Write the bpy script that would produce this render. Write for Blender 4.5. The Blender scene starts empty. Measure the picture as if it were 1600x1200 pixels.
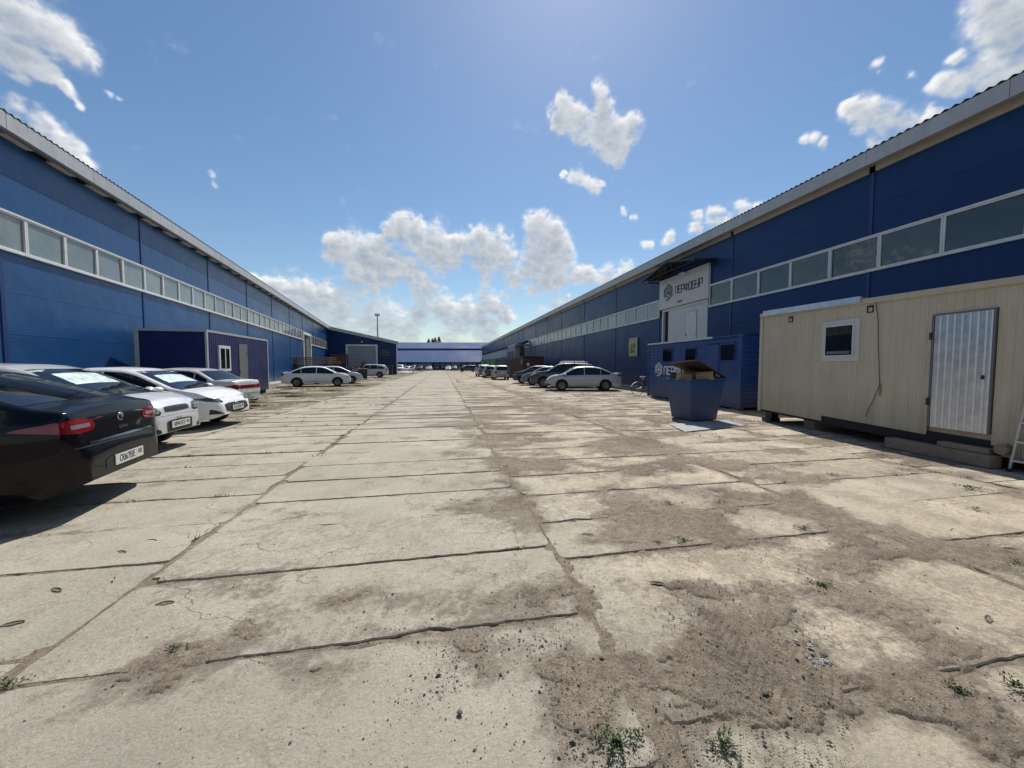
import bpy, bmesh, math, random
import numpy as np
from mathutils import Vector, Matrix
from mathutils.bvhtree import BVHTree
R = math.radians
sc = bpy.context.scene
# ------------------------------------------------------------------ camera
YAW, PITCH, CH = R(10.6), R(2.8), 1.5
cam = bpy.data.cameras.new('camera'); camo = bpy.data.objects.new('camera', cam)
sc.collection.objects.link(camo); sc.camera = camo
cam.sensor_width = 36; cam.lens = 36 * 577 / 1600; cam.clip_start = .05; cam.clip_end = 4000
camo.location = (0, 0, CH); camo.rotation_euler = (R(90) - PITCH, 0, -YAW)
# ------------------------------------------------------------------ light
SUN_AZ, SUN_EL = 20.0, 54.0
sv = Vector((math.sin(R(SUN_AZ)) * math.cos(R(SUN_EL)), math.cos(R(SUN_AZ)) * math.cos(R(SUN_EL)), math.sin(R(SUN_EL))))
sun = bpy.data.lights.new('sun', 'SUN'); sun.energy = 4.4; sun.angle = R(.5); sun.color = (1, .955, .89)
suno = bpy.data.objects.new('sun', sun); sc.collection.objects.link(suno)
suno.rotation_euler = sv.to_track_quat('Z', 'Y').to_euler()
sc.view_settings.view_transform = 'Standard'; sc.view_settings.look = 'None'
sc.view_settings.gamma = 1; sc.view_settings.exposure = .28
try: sc.view_settings.use_curve_mapping = False
except Exception: pass
sc.cycles.use_denoising = True
try:
    sc.cycles.denoiser = 'OPENIMAGEDENOISE'; sc.cycles.denoising_input_passes = 'RGB_ALBEDO_NORMAL'
except Exception: pass
sc.cycles.max_bounces = 6; sc.cycles.glossy_bounces = 3; sc.cycles.transmission_bounces = 4
# ------------------------------------------------------------------ noise helpers
rng = np.random.default_rng(7)
TAB = rng.random(64 * 64 * 64).astype(np.float32)
def vn3(x, y, z):
    xi = np.floor(x).astype(np.int32); yi = np.floor(y).astype(np.int32); zi = np.floor(z).astype(np.int32)
    fx = (x - xi).astype(np.float32); fy = (y - yi).astype(np.float32); fz = (z - zi).astype(np.float32)
    fx = fx * fx * (3 - 2 * fx); fy = fy * fy * (3 - 2 * fy); fz = fz * fz * (3 - 2 * fz)
    def L(a, b, c): return TAB[((xi + a) & 63) * 4096 + ((yi + b) & 63) * 64 + ((zi + c) & 63)]
    def lp(a, b, t): return a + (b - a) * t
    return lp(lp(lp(L(0,0,0), L(1,0,0), fx), lp(L(0,1,0), L(1,1,0), fx), fy),
              lp(lp(L(0,0,1), L(1,0,1), fx), lp(L(0,1,1), L(1,1,1), fx), fy), fz)
def fbm3(x, y, z, f, n, g=.5, bil=False):
    s = 0; a = 1; t = 0
    for i in range(n):
        v = vn3(x * f + 17.3 * i, y * f + 9.1 * i, z * f + 3.7 * i)
        if bil: v = 1 - np.abs(2 * v - 1)
        s = s + a * v; t += a; a *= g; f *= 2.03
    return s / t
def vn2(x, y, k=0):
    xi = np.floor(x).astype(np.int32); yi = np.floor(y).astype(np.int32)
    fx = (x - xi).astype(np.float32); fy = (y - yi).astype(np.float32)
    fx = fx * fx * (3 - 2 * fx); fy = fy * fy * (3 - 2 * fy)
    def L(a, b): return TAB[(((xi + a) & 511) * 512 + ((yi + b) & 511) + k * 37) & 262143]
    a = L(0,0); b = L(1,0); c = L(0,1); d = L(1,1)
    return (a + (b - a) * fx) * (1 - fy) + (c + (d - c) * fx) * fy
def fbm2(x, y, f, n, g=.5, k=0):
    s = 0; a = 1; t = 0
    for i in range(n):
        s = s + a * vn2(x * f + 31.7 * i, y * f + 11.9 * i, k + i); t += a; a *= g; f *= 2.03
    return s / t
def sstep(a, b, x):
    t = np.clip((x - a) / (b - a), 0, 1); return t * t * (3 - 2 * t)
# ------------------------------------------------------------------ sky: Nishita blue with broken cumulus
def pixdir(px, py):
    x = (px - 800) / 577; z = -(py - 600) / 577
    cp, sp = math.cos(-PITCH), math.sin(-PITCH)
    y2 = cp - z * sp; z2 = sp + z * cp
    c, s = math.cos(-YAW), math.sin(-YAW)
    v = Vector((x * c - y2 * s, x * s + y2 * c, z2)); v.normalize(); return v, math.hypot(1, x, z)
CL = [(30,20,75),(85,50,52),(118,78,30),(15,75,52),(55,105,32),(25,130,14),(110,140,15),(128,158,9),(172,137,9),(190,146,6),(0,0,60),
 (18,176,22),(60,200,26),(95,222,24),(128,246,20),(148,262,12),(345,274,8),(350,283,8),(366,300,5),
 (525,388,18),(545,392,26),(575,400,28),(600,420,28),(630,430,24),(655,438,18),(560,425,24),(580,437,16),
 (600,363,14),(622,366,24),(648,370,28),(680,376,32),(712,378,22),(700,400,26),(660,390,22),
 (733,348,7),(736,362,12),(750,372,22),(768,385,26),(780,400,22),(762,412,22),(745,395,20),
 (845,362,22),(868,372,24),(872,392,26),(848,385,24),(830,412,26),(812,428,22),(850,430,22),(876,440,10),(835,448,12),
 (405,440,16),(430,452,26),(470,448,26),(500,462,32),(535,478,32),(570,492,28),(600,502,26),(560,512,28),(530,500,30),(620,512,22),(480,470,28),
 (648,458,20),(662,470,26),(690,478,20),(702,488,22),(735,492,20),(768,485,20),(788,492,13),(720,500,22),(745,505,20),(650,490,18),
 (760,446,7),(792,461,9),(640,530,18),(700,528,20),(750,524,22),(600,526,22),(555,524,20),
 (880,162,14),(903,178,22),(940,140,14),(940,158,18),(935,182,26),(965,205,28),(985,190,20),(975,228,16),(978,245,8),(882,186,16),(912,210,12),(876,225,5),(935,245,5),(868,180,7),
 (905,276,14),(925,282,14),(938,280,9),(882,270,6),
 (986,329,7),(1000,339,7),(1018,378,8),(1046,372,9),
 (1092,350,10),(1090,365,8),(1118,346,13),(1150,328,14),(1172,318,12),(1135,345,12),
 (1262,226,11),(1277,223,11),(1292,228,8),
 (1340,182,16),(1365,182,24),(1392,180,26),(1420,182,22),(1448,178,18),(1380,208,20),(1345,205,10),(1455,165,8),
 (1374,104,9),(1384,118,6),(1380,135,5),(1430,112,9),(1425,130,7),
 (1478,120,20),(1500,110,26),(1530,95,32),(1560,60,50),(1590,90,50),(1535,20,40),(1600,20,60),(1590,130,40),(1490,80,14),(1640,90,70),(1545,130,24),
 (905,440,13),(922,436,14),(950,434,16),(982,428,14),(845,482,9),(862,474,10),(880,470,6)]
SW, SH = 3072, 1536
def make_sky():
    j = np.arange(SH // 2) + .5
    el = (j / SH) * math.pi; u = (np.arange(SW) + .5) / SW
    az = -(u - .5) * 2 * math.pi
    ce = np.cos(el)[:, None].astype(np.float32); se = np.sin(el)[:, None].astype(np.float32)
    X = (ce * np.cos(az)[None, :]).astype(np.float32); Y = (ce * np.sin(az)[None, :]).astype(np.float32)
    Z = np.broadcast_to(se, X.shape)
    F = np.full(X.shape, -2.0, np.float32)
    X0, Y0, Z0 = X, Y, Z
    wx = (fbm3(X, Y, Z, 9, 5, .6) - .5) * .085; wz = (fbm3(X + 5, Y, Z, 9, 5, .6) - .5) * .085
    X = X + wx; Z = Z + wz
    vmask = None
    for (px, py, r) in CL:
        d, k = pixdir(px, py)
        rr = 1.22 * r / 577 / k ** 1.5
        # restrict to a window round the blob
        e0 = math.asin(d.z); j0 = max(0, int((e0 - rr * 1.7) / math.pi * SH)); j1 = min(SH // 2, int((e0 + rr * 1.7) / math.pi * SH) + 2)
        cc = (.5 - math.atan2(d.y, d.x) / (2 * math.pi)) * SW; w = int(rr * 1.7 / max(.1, math.cos(min(1.5, e0 + rr))) / (2 * math.pi) * SW) + 2
        i0, i1 = int(cc - w), int(cc + w)
        idx = np.arange(i0, i1) % SW
        dx = X[j0:j1][:, idx] - d.x; dy = Y[j0:j1][:, idx] - d.y; dz = Z[j0:j1][:, idx] - d.z
        f = 1 - (dx * dx + dy * dy + dz * dz) / (rr * rr)
        if r < 13: f = f - .30
        F[j0:j1, idx] = np.maximum(F[j0:j1, idx], f)
    X, Y, Z = X0, Y0, Z0
    # outside the part seen by the lens: the same broken cumulus, chosen by noise
    q = 1 / (Z + .12)
    big = fbm3(X * q, Y * q, Z * 0 + 3.3, 1.6, 3)
    fy = X * math.sin(YAW) + Y * math.cos(YAW)
    inview = sstep(.40, .52, fy) * (1 - sstep(.70, .80, Z))
    F = np.maximum(F, np.where(inview < .5, (big - .60) * 9, -2))
    qf = 1 + .13 / (Z + .10)
    n = fbm3(X * qf, Y * qf, Z * 1.35 * qf, 15, 8, .62)
    b = fbm3(X * qf, Y * qf, Z * 1.35 * qf, 24, 5, .6, True)
    F = np.maximum(F, -1.2)
    dens = F * 1.0 + (n - .5) * 2.9 + (b - .62) * 1.2 + .12
    # thin cirrus veil low over the horizon and round the big clouds
    T = np.clip(dens, 0, 1.4)
    a = .30 * sstep(-.45, .5, dens) + .70 * sstep(.05, 1.1, dens)
    # light reaching each bit of cloud: march towards the sun
    S = np.array(sv)
    dot = X * S[0] + Y * S[1] + Z * S[2]
    tx = S[0] - X * dot; ty = S[1] - Y * dot; tz = S[2] - Z * dot
    tl = np.sqrt(tx * tx + ty * ty + tz * tz) + 1e-5; tx /= tl; ty /= tl; tz /= tl
    occ = 0
    for dl, wt in ((.007, .5), (.016, .6), (.032, .8), (.055, .8)):
        x2 = X + tx * dl; y2 = Y + ty * dl; z2 = np.clip(Z + tz * dl, 0, .9999)
        jj = np.clip((np.arcsin(z2) / math.pi * SH).astype(np.int32), 0, SH // 2 - 1)
        ii = ((.5 - np.arctan2(y2, x2) / (2 * math.pi)) * SW).astype(np.int32) % SW
        occ = occ + wt * T[jj, ii]
    lit = np.exp(-1.25 * occ) * .72 + .28 * np.exp(-1.3 * T)
    img = np.zeros((SH, SW, 4), np.float32)
    lit = np.clip(lit * 1.22 + (b - .6) * .75 + (n - .5) * .4, 0, 1)
    al = a * np.clip(.55 + .75 * T, 0, 1)
    al = al * (1 - .45 * (1 - sstep(.02, .16, Z)))
    img[SH // 2:, :, 0] = lit; img[SH // 2:, :, 1] = al; img[:, :, 3] = 1
    im = bpy.data.images.new('cloud_cover', SW, SH, alpha=False, float_buffer=True)
    im.colorspace_settings.name = 'Non-Color'
    im.pixels.foreach_set(img.ravel()); im.update(); im.pack()
    return im
w = bpy.data.worlds.new('World'); sc.world = w; w.use_nodes = True
nt = w.node_tree; N = nt.nodes; bg = N['Background']
st = N.new('ShaderNodeTexSky'); st.sky_type = 'NISHITA'; st.sun_disc = False
st.sun_elevation = R(SUN_EL); st.sun_rotation = R(SUN_AZ); st.air_density = 1.25; st.dust_density = .35; st.ozone_density = 2.6; st.altitude = 200
SKY = .084
bg.inputs[1].default_value = SKY
ev = N.new('ShaderNodeTexEnvironment'); ev.image = make_sky(); ev.interpolation = 'Linear'
sep = N.new('ShaderNodeSeparateColor'); nt.links.new(ev.outputs['Color'], sep.inputs[0])
cc_ = N.new('ShaderNodeMix'); cc_.data_type = 'RGBA'; cc_.inputs[6].default_value = (.31 / SKY, .365 / SKY, .435 / SKY, 1); cc_.inputs[7].default_value = (.80 / SKY, .80 / SKY, .80 / SKY, 1)
nt.links.new(sep.outputs[0], cc_.inputs[0])
mx = N.new('ShaderNodeMix'); mx.data_type = 'RGBA'
nt.links.new(sep.outputs[1], mx.inputs[0]); hs = N.new('ShaderNodeHueSaturation'); hs.inputs['Saturation'].default_value = 1.12; hs.inputs['Value'].default_value = 1.0; nt.links.new(st.outputs[0], hs.inputs['Color']); nt.links.new(hs.outputs[0], mx.inputs[6]); nt.links.new(cc_.outputs[2], mx.inputs[7])
nt.links.new(mx.outputs[2], bg.inputs[0])
w.cycles.sampling_method = 'MANUAL'; w.cycles.sample_map_resolution = 1024
# ------------------------------------------------------------------ objects
def link(o, parent=None):
    sc.collection.objects.link(o)
    if parent is not None: o.parent = parent
    return o
def tag(o, label=None, cat=None, group=None, kind=None):
    if label: o['label'] = label
    if cat: o['category'] = cat
    if group: o['group'] = group
    if kind: o['kind'] = kind
    return o
def empty(name, loc=(0,0,0), rz=0, **k):
    o = bpy.data.objects.new(name, None); link(o); o.location = loc; o.rotation_euler = (0, 0, rz)
    o.empty_display_size = .2
    return tag(o, **k)
class MB:
    def __init__(s): s.v = []; s.f = []
    def add(s, vs, fs):
        b = len(s.v); s.v += [tuple(p) for p in vs]; s.f += [tuple(i + b for i in f) for f in fs]; return s
    def box(s, x0, x1, y0, y1, z0, z1, M=None):
        vs = [(x0,y0,z0),(x1,y0,z0),(x1,y1,z0),(x0,y1,z0),(x0,y0,z1),(x1,y0,z1),(x1,y1,z1),(x0,y1,z1)]
        if M is not None: vs = [M @ Vector(p) for p in vs]
        return s.add(vs, [(0,3,2,1),(4,5,6,7),(0,1,5,4),(1,2,6,5),(2,3,7,6),(3,0,4,7)])
    def tube(s, p, q, r, n=8, r2=None, cap=True):
        p = Vector(p); q = Vector(q); d = (q - p).normalized(); a = d.orthogonal().normalized(); b = d.cross(a)
        r2 = r if r2 is None else r2
        vs = []
        for c, rr in ((p, r), (q, r2)):
            for i in range(n):
                t = 2 * math.pi * i / n; vs.append(c + a * math.cos(t) * rr + b * math.sin(t) * rr)
        fs = [(i, (i + 1) % n, n + (i + 1) % n, n + i) for i in range(n)]
        if cap: fs += [tuple(range(n - 1, -1, -1)), tuple(range(n, 2 * n))]
        return s.add(vs, fs)
    def path(s, pts, r, n=6):
        for a, b in zip(pts[:-1], pts[1:]): s.tube(a, b, r, n)
        return s
    def lathe(s, prof, n=24, M=None):   # prof (r, h) about local Y axis
        m = len(prof); vs = []
        for i in range(n):
            t = 2 * math.pi * i / n
            for r, h in prof: vs.append(Vector((r * math.cos(t), h, r * math.sin(t))))
        if M is not None: vs = [M @ p for p in vs]
        fs = [(i * m + j, ((i + 1) % n) * m + j, ((i + 1) % n) * m + j + 1, i * m + j + 1) for i in range(n) for j in range(m - 1)]
        return s.add(vs, fs)
    def mesh(s, name, smooth=False, bevel=0):
        me = bpy.data.meshes.new(name); me.from_pydata(s.v, [], s.f); me.validate()
        if smooth: me.polygons.foreach_set('use_smooth', [True] * len(me.polygons))
        if bevel:
            bm = bmesh.new(); bm.from_mesh(me)
            bmesh.ops.recalc_face_normals(bm, faces=bm.faces)
            bmesh.ops.bevel(bm, geom=[e for e in bm.edges if len(e.link_faces) == 2 and e.calc_face_angle(0) > .5], offset=bevel, segments=2, profile=.7, affect='EDGES')
            bm.to_mesh(me); bm.free()
        return me
    def obj(s, name, m, parent=None, smooth=False, bevel=0, fix=True, **k):
        me = s.mesh(name, smooth, bevel)
        if fix and not bevel:
            bm = bmesh.new(); bm.from_mesh(me); bmesh.ops.recalc_face_normals(bm, faces=bm.faces); bm.to_mesh(me); bm.free()
        me.materials.append(m)
        o = bpy.data.objects.new(name, me); link(o, parent); return tag(o, **k)
BOXC = {}
def bx(name, x0, x1, y0, y1, z0, z1, m, parent=None, bevel=0, rot=None, **k):
    sx, sy, sz = round(abs(x1 - x0), 4), round(abs(y1 - y0), 4), round(abs(z1 - z0), 4)
    key = (sx, sy, sz, m.name, bevel)
    if key not in BOXC:
        b = MB().box(-sx/2, sx/2, -sy/2, sy/2, -sz/2, sz/2); me = b.mesh(name, bevel=bevel); me.materials.append(m); BOXC[key] = me
    o = bpy.data.objects.new(name, BOXC[key]); link(o, parent)
    o.location = ((x0 + x1) / 2, (y0 + y1) / 2, (z0 + z1) / 2)
    if rot: o.rotation_euler = rot
    return tag(o, **k)
def shared(name, me, parent, loc=(0,0,0), rot=(0,0,0), **k):
    o = bpy.data.objects.new(name, me); link(o, parent); o.location = loc; o.rotation_euler = rot; return tag(o, **k)
def copy_tree(o, parent=None):
    c = o.copy(); sc.collection.objects.link(c); c.parent = parent
    for ch in [x for x in KIDS(o)]: copy_tree(ch, c)
    return c
def KIDS(o): return list(o.children)
# ------------------------------------------------------------------ materials
def mat(name, col, rough=.6, metal=0, spec=.5, noise=0, nscale=3, bump=0, bscale=40, coat=0, dirt=None, emis=None, wave=None, stretch=None):
    m = bpy.data.materials.new(name); m.use_nodes = True; nt = m.node_tree; P = nt.nodes['Principled BSDF']
    P.inputs['Base Color'].default_value = (*col, 1); P.inputs['Roughness'].default_value = rough; P.inputs['Metallic'].default_value = metal
    P.inputs['Specular IOR Level'].default_value = spec
    if coat: P.inputs['Coat Weight'].default_value = coat; P.inputs['Coat Roughness'].default_value = .03
    L = nt.links.new
    geo = nt.nodes.new('ShaderNodeNewGeometry'); tc = geo.outputs['Position']
    if stretch:
        mp = nt.nodes.new('ShaderNodeMapping'); mp.inputs['Scale'].default_value = stretch; L(tc, mp.inputs[0]); tc = mp.outputs[0]
    last = None
    if noise:
        n = nt.nodes.new('ShaderNodeTexNoise'); n.inputs['Scale'].default_value = nscale; n.inputs['Detail'].default_value = 8; n.inputs['Roughness'].default_value = .65; L(tc, n.inputs[0])
        mr = nt.nodes.new('ShaderNodeMapRange'); mr.inputs[1].default_value = .25; mr.inputs[2].default_value = .75; mr.inputs[3].default_value = 1 - noise; mr.inputs[4].default_value = 1 + noise; L(n.outputs[0], mr.inputs[0])
        vm = nt.nodes.new('ShaderNodeVectorMath'); vm.operation = 'SCALE'; vm.inputs[0].default_value = col; L(mr.outputs[0], vm.inputs['Scale']); last = vm.outputs[0]
        mr2 = nt.nodes.new('ShaderNodeMapRange'); mr2.inputs[1].default_value = .3; mr2.inputs[2].default_value = .7; mr2.inputs[3].default_value = max(.02, rough * .8); mr2.inputs[4].default_value = min(1, rough * 1.2); L(n.outputs[0], mr2.inputs[0]); L(mr2.outputs[0], P.inputs['Roughness'])
    if dirt:   # (colour, amount, scale)
        n2 = nt.nodes.new('ShaderNodeTexNoise'); n2.inputs['Scale'].default_value = dirt[2]; n2.inputs['Detail'].default_value = 9; n2.inputs['Roughness'].default_value = .7; L(tc, n2.inputs[0])
        r = nt.nodes.new('ShaderNodeMapRange'); r.inputs[1].default_value = .5; r.inputs[2].default_value = .72; r.inputs[4].default_value = dirt[1]; L(n2.outputs[0], r.inputs[0])
        mm = nt.nodes.new('ShaderNodeMix'); mm.data_type = 'RGBA'; L(r.outputs[0], mm.inputs[0]); mm.inputs[7].default_value = (*dirt[0], 1)
        if last: L(last, mm.inputs[6])
        else: mm.inputs[6].default_value = (*col, 1)
        last = mm.outputs[2]
    if last: L(last, P.inputs['Base Color'])
    if bump:
        nb = nt.nodes.new('ShaderNodeTexNoise'); nb.inputs['Scale'].default_value = bscale; nb.inputs['Detail'].default_value = 5; L(tc, nb.inputs[0])
        b = nt.nodes.new('ShaderNodeBump'); b.inputs['Strength'].default_value = 1; b.inputs['Distance'].default_value = bump; L(nb.outputs[0], b.inputs['Height'])
        if wave:   # fine horizontal ribs pressed in the sheet
            sp = nt.nodes.new('ShaderNodeSeparateXYZ'); L(geo.outputs['Position'], sp.inputs[0])
            m1 = nt.nodes.new('ShaderNodeMath'); m1.operation = 'MULTIPLY'; m1.inputs[1].default_value = wave[0]; L(sp.outputs[2], m1.inputs[0])
            m2 = nt.nodes.new('ShaderNodeMath'); m2.operation = 'SINE'; L(m1.outputs[0], m2.inputs[0])
            b2 = nt.nodes.new('ShaderNodeBump'); b2.inputs['Distance'].default_value = wave[1]; L(m2.outputs[0], b2.inputs['Height']); L(b2.outputs[0], b.inputs['Normal'])
        L(b.outputs[0], P.inputs['Normal'])
    return m
MT = dict(
 blue=mat('blue_sheet', (.010,.058,.17), .34, noise=.10, nscale=.35, bump=.0015, bscale=3, wave=(2*math.pi/.09,.0004), spec=.4, dirt=((.12,.13,.16), .14, .6)),
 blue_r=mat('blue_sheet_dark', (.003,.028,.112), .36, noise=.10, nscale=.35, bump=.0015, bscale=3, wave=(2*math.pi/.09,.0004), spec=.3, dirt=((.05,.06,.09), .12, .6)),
 blue_trim=mat('blue_trim', (.010,.028,.13), .4, noise=.1),
 navy=mat('navy_sheet', (.006,.012,.085), .42, noise=.12, bump=.001, bscale=20, dirt=((.1,.1,.13), .15, 1.5)),
 office=mat('cabin_blue', (.004,.042,.19), .42, noise=.12, bump=.001, bscale=20, dirt=((.1,.11,.13), .2, 1.5)),
 bin=mat('skip_blue', (.007,.058,.185), .5, noise=.25, nscale=4, bump=.002, bscale=14, dirt=((.02,.05,.11), .3, 4)),
 white=mat('white_trim', (.62,.63,.62), .5, noise=.08, dirt=((.3,.28,.25), .35, 4)),
 offwhite=mat('white_panel', (.55,.55,.55), .5, noise=.05, dirt=((.3,.29,.27), .25, 2)),
 fascia=mat('grey_fascia', (.40,.41,.42), .45, noise=.10, nscale=2, dirt=((.2,.19,.17), .35, 3), stretch=(1,1,.3)),
 trimbeige=mat('beige_trim', (.40,.37,.30), .6, noise=.15, dirt=((.2,.17,.12), .4, 4)),
 roof=mat('roof_sheet', (.22,.23,.24), .6, noise=.2, nscale=5, bump=.003, bscale=30),
 dark=mat('dark_void', (.012,.012,.014), .8),
 glass=mat('window_glass', (.03,.038,.042), .05, spec=1.0, bump=.0008, bscale=1.2),
 glassL=mat('clerestory_glass', (.17,.20,.20), .12, spec=1.0, bump=.0012, bscale=1.0, noise=.2, nscale=1.5),
 cglass=mat('car_glass', (.006,.007,.009), .04, spec=.45),
 foil=mat('sunshade_foil', (.62,.74,.68), .3, metal=.3, noise=.3, nscale=9, bump=.012, bscale=14),
 chrome=mat('chrome', (.75,.76,.78), .12, metal=1),
 rubber=mat('tyre_rubber', (.018,.018,.019), .85, noise=.3, nscale=20),
 rim=mat('alloy', (.13,.135,.14), .35, metal=.8, noise=.1),
 black=mat('black_plastic', (.014,.014,.015), .5, noise=.2, nscale=10),
 red=mat('tail_lamp', (.19,.005,.008), .12, coat=.6), lamp=mat('head_lamp', (.32,.34,.36), .08, metal=.5, coat=1, noise=.3, nscale=20),
 smoke=mat('smoked_lamp', (.035,.035,.038), .1, coat=1), amber=mat('amber_lamp', (.5,.12,.01), .2),
 plate=mat('plate_white', (.6,.6,.58), .5, noise=.08, nscale=20, dirt=((.3,.27,.22), .4, 25)), ink=mat('ink_black', (.02,.02,.02), .6), sink=mat('sign_ink', (.055,.06,.07), .5),
 conc=mat('cast_concrete', (.33,.31,.27), .85, noise=.22, nscale=6, bump=.006, bscale=35, dirt=((.16,.13,.1), .5, 3)),
 wood=mat('old_timber', (.24,.19,.135), .85, noise=.35, nscale=9, bump=.004, bscale=30, stretch=(1,1,6)),
 card=mat('cardboard', (.28,.21,.14), .85, noise=.15, nscale=6), rust=mat('rusty_steel', (.055,.023,.015), .8, noise=.4, nscale=6, bump=.003, bscale=40, dirt=((.03,.02,.018), .6, 5)),
 green=mat('container_green', (.045,.16,.06), .5, noise=.2, dirt=((.12,.08,.05), .3, 2)), maroon=mat('container_brown', (.05,.019,.017), .55, noise=.25, dirt=((.12,.05,.03), .5, 2)),
 binGreen=mat('bin_green', (.012,.035,.022), .55, noise=.1),
 beige=mat('beige_sheet', (.51,.455,.34), .52, noise=.07, nscale=1.2, bump=.001, bscale=12, dirt=((.25,.16,.08), .3, 1.6), stretch=(1,1,.35)),
 galv=mat('galvanised', (.55,.58,.62), .34, metal=.85, noise=.2, nscale=8, bump=.0008, bscale=9),
 alu=mat('aluminium', (.5,.51,.52), .4, metal=.8, noise=.15, nscale=15), sheet=mat('pale_sheet', (.29,.30,.30), .5, noise=.15, nscale=4, dirt=((.3,.26,.2), .5, 5)),
 greydoor=mat('grey_door', (.13,.135,.14), .5, noise=.08), gate=mat('grey_shutter', (.24,.27,.31), .5, noise=.05, bump=.001, wave=(2*math.pi/.5,.01)),
 periw=mat('periwinkle_roof', (.040,.075,.18), .7, noise=.14, nscale=.12, spec=.12, stretch=(1,.4,1), bump=.01, bscale=.5),
 bark=mat('bark', (.07,.05,.035), .9, noise=.3), needles=mat('spruce_needles', (.025,.05,.022), .8, noise=.4, nscale=2),
 leaf=mat('weed_leaf', (.045,.075,.022), .65, noise=.35, nscale=40), leaf2=mat('dry_leaf', (.16,.15,.06), .7, noise=.3, nscale=40),
 stone=mat('dark_stone', (.09,.08,.07), .85, noise=.4, nscale=60, bump=.002, bscale=150), poster=mat('poster_yellow', (.45,.42,.12), .6, noise=.2, nscale=3),
 gdark=mat('poster_green', (.12,.17,.10), .6, noise=.4, nscale=9), signdark=mat('dark_sign', (.015,.018,.03), .4), cable=mat('cable', (.01,.01,.01), .6),
 grav=mat('gravel', (.19,.165,.135), .9, noise=.5, nscale=45, bump=.001, bscale=200),
)
def wear(m, tone=.10, streak=(.10,.12,.16), splash=None, pane=False):
    nt = m.node_tree; P = nt.nodes['Principled BSDF']; L = nt.links.new
    src = P.inputs['Base Color'].links[0].from_socket if P.inputs['Base Color'].links else None
    oi = nt.nodes.new('ShaderNodeObjectInfo'); mr = nt.nodes.new('ShaderNodeMapRange'); L(oi.outputs['Random'], mr.inputs[0]); mr.inputs[3].default_value = 1 - tone; mr.inputs[4].default_value = 1 + tone
    vm = nt.nodes.new('ShaderNodeVectorMath'); vm.operation = 'SCALE'; L(mr.outputs[0], vm.inputs['Scale'])
    if src: L(src, vm.inputs[0])
    else: vm.inputs[0].default_value = P.inputs['Base Color'].default_value[:3]
    last = vm.outputs[0]
    geo = nt.nodes.new('ShaderNodeNewGeometry'); mp = nt.nodes.new('ShaderNodeMapping'); mp.inputs['Scale'].default_value = (3.2, 3.2, .16); L(geo.outputs['Position'], mp.inputs[0])
    n = nt.nodes.new('ShaderNodeTexNoise'); n.inputs['Scale'].default_value = 1.6; n.inputs['Detail'].default_value = 9; n.inputs['Roughness'].default_value = .65; L(mp.outputs[0], n.inputs[0])
    r = nt.nodes.new('ShaderNodeMapRange'); r.inputs[1].default_value = .5; r.inputs[2].default_value = .72; r.inputs[4].default_value = .32; L(n.outputs[0], r.inputs[0])
    mm = nt.nodes.new('ShaderNodeMix'); mm.data_type = 'RGBA'; L(r.outputs[0], mm.inputs[0]); L(last, mm.inputs[6]); mm.inputs[7].default_value = (*streak, 1); last = mm.outputs[2]
    if splash:
        sp = nt.nodes.new('ShaderNodeSeparateXYZ'); L(geo.outputs['Position'], sp.inputs[0])
        a = nt.nodes.new('ShaderNodeMath'); a.operation = 'MULTIPLY_ADD'; L(n.outputs[0], a.inputs[0]); a.inputs[1].default_value = -1.1; L(sp.outputs[2], a.inputs[2])
        r2 = nt.nodes.new('ShaderNodeMapRange'); r2.inputs[1].default_value = -.4; r2.inputs[2].default_value = .5; r2.inputs[3].default_value = .5; r2.inputs[4].default_value = 0; L(a.outputs[0], r2.inputs[0])
        m2 = nt.nodes.new('ShaderNodeMix'); m2.data_type = 'RGBA'; L(r2.outputs[0], m2.inputs[0]); L(last, m2.inputs[6]); m2.inputs[7].default_value = (*splash, 1); last = m2.outputs[2]
    L(last, P.inputs['Base Color'])
    nb = nt.nodes.new('ShaderNodeTexNoise'); nb.inputs['Scale'].default_value = .9; nb.inputs['Detail'].default_value = 2; L(geo.outputs['Position'], nb.inputs[0])
    b = nt.nodes.new('ShaderNodeBump'); b.inputs['Distance'].default_value = .03; L(nb.outputs[0], b.inputs['Height'])
    old = P.inputs['Normal'].links[0].from_node if P.inputs['Normal'].links else None
    if old:
        while old.inputs['Normal'].links: old = old.inputs['Normal'].links[0].from_node
        L(b.outputs[0], old.inputs['Normal'])
    else: L(b.outputs[0], P.inputs['Normal'])
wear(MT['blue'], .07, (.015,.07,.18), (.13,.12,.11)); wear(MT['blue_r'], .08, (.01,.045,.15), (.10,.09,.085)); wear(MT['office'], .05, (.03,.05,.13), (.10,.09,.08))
wear(MT['navy'], .03, (.03,.03,.10), (.10,.09,.08)); wear(MT['bin'], .02, (.012,.05,.14), (.10,.08,.06)); wear(MT['beige'], .02, (.34,.28,.19), (.24,.20,.15)); wear(MT['fascia'], .06, (.25,.24,.22)); wear(MT['maroon'], .1, (.09,.04,.03))
wear(MT['glass'], .45, (.05,.055,.055)); wear(MT['glassL'], .20, (.12,.13,.12)); wear(MT['galv'], .0, (.40,.41,.42))
def paint(name, col, flake=0):
    return mat(name, col, .38, metal=flake, spec=.5, coat=.8, noise=.04, nscale=1.5, dirt=((.22,.2,.17), .10, 6))
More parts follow.
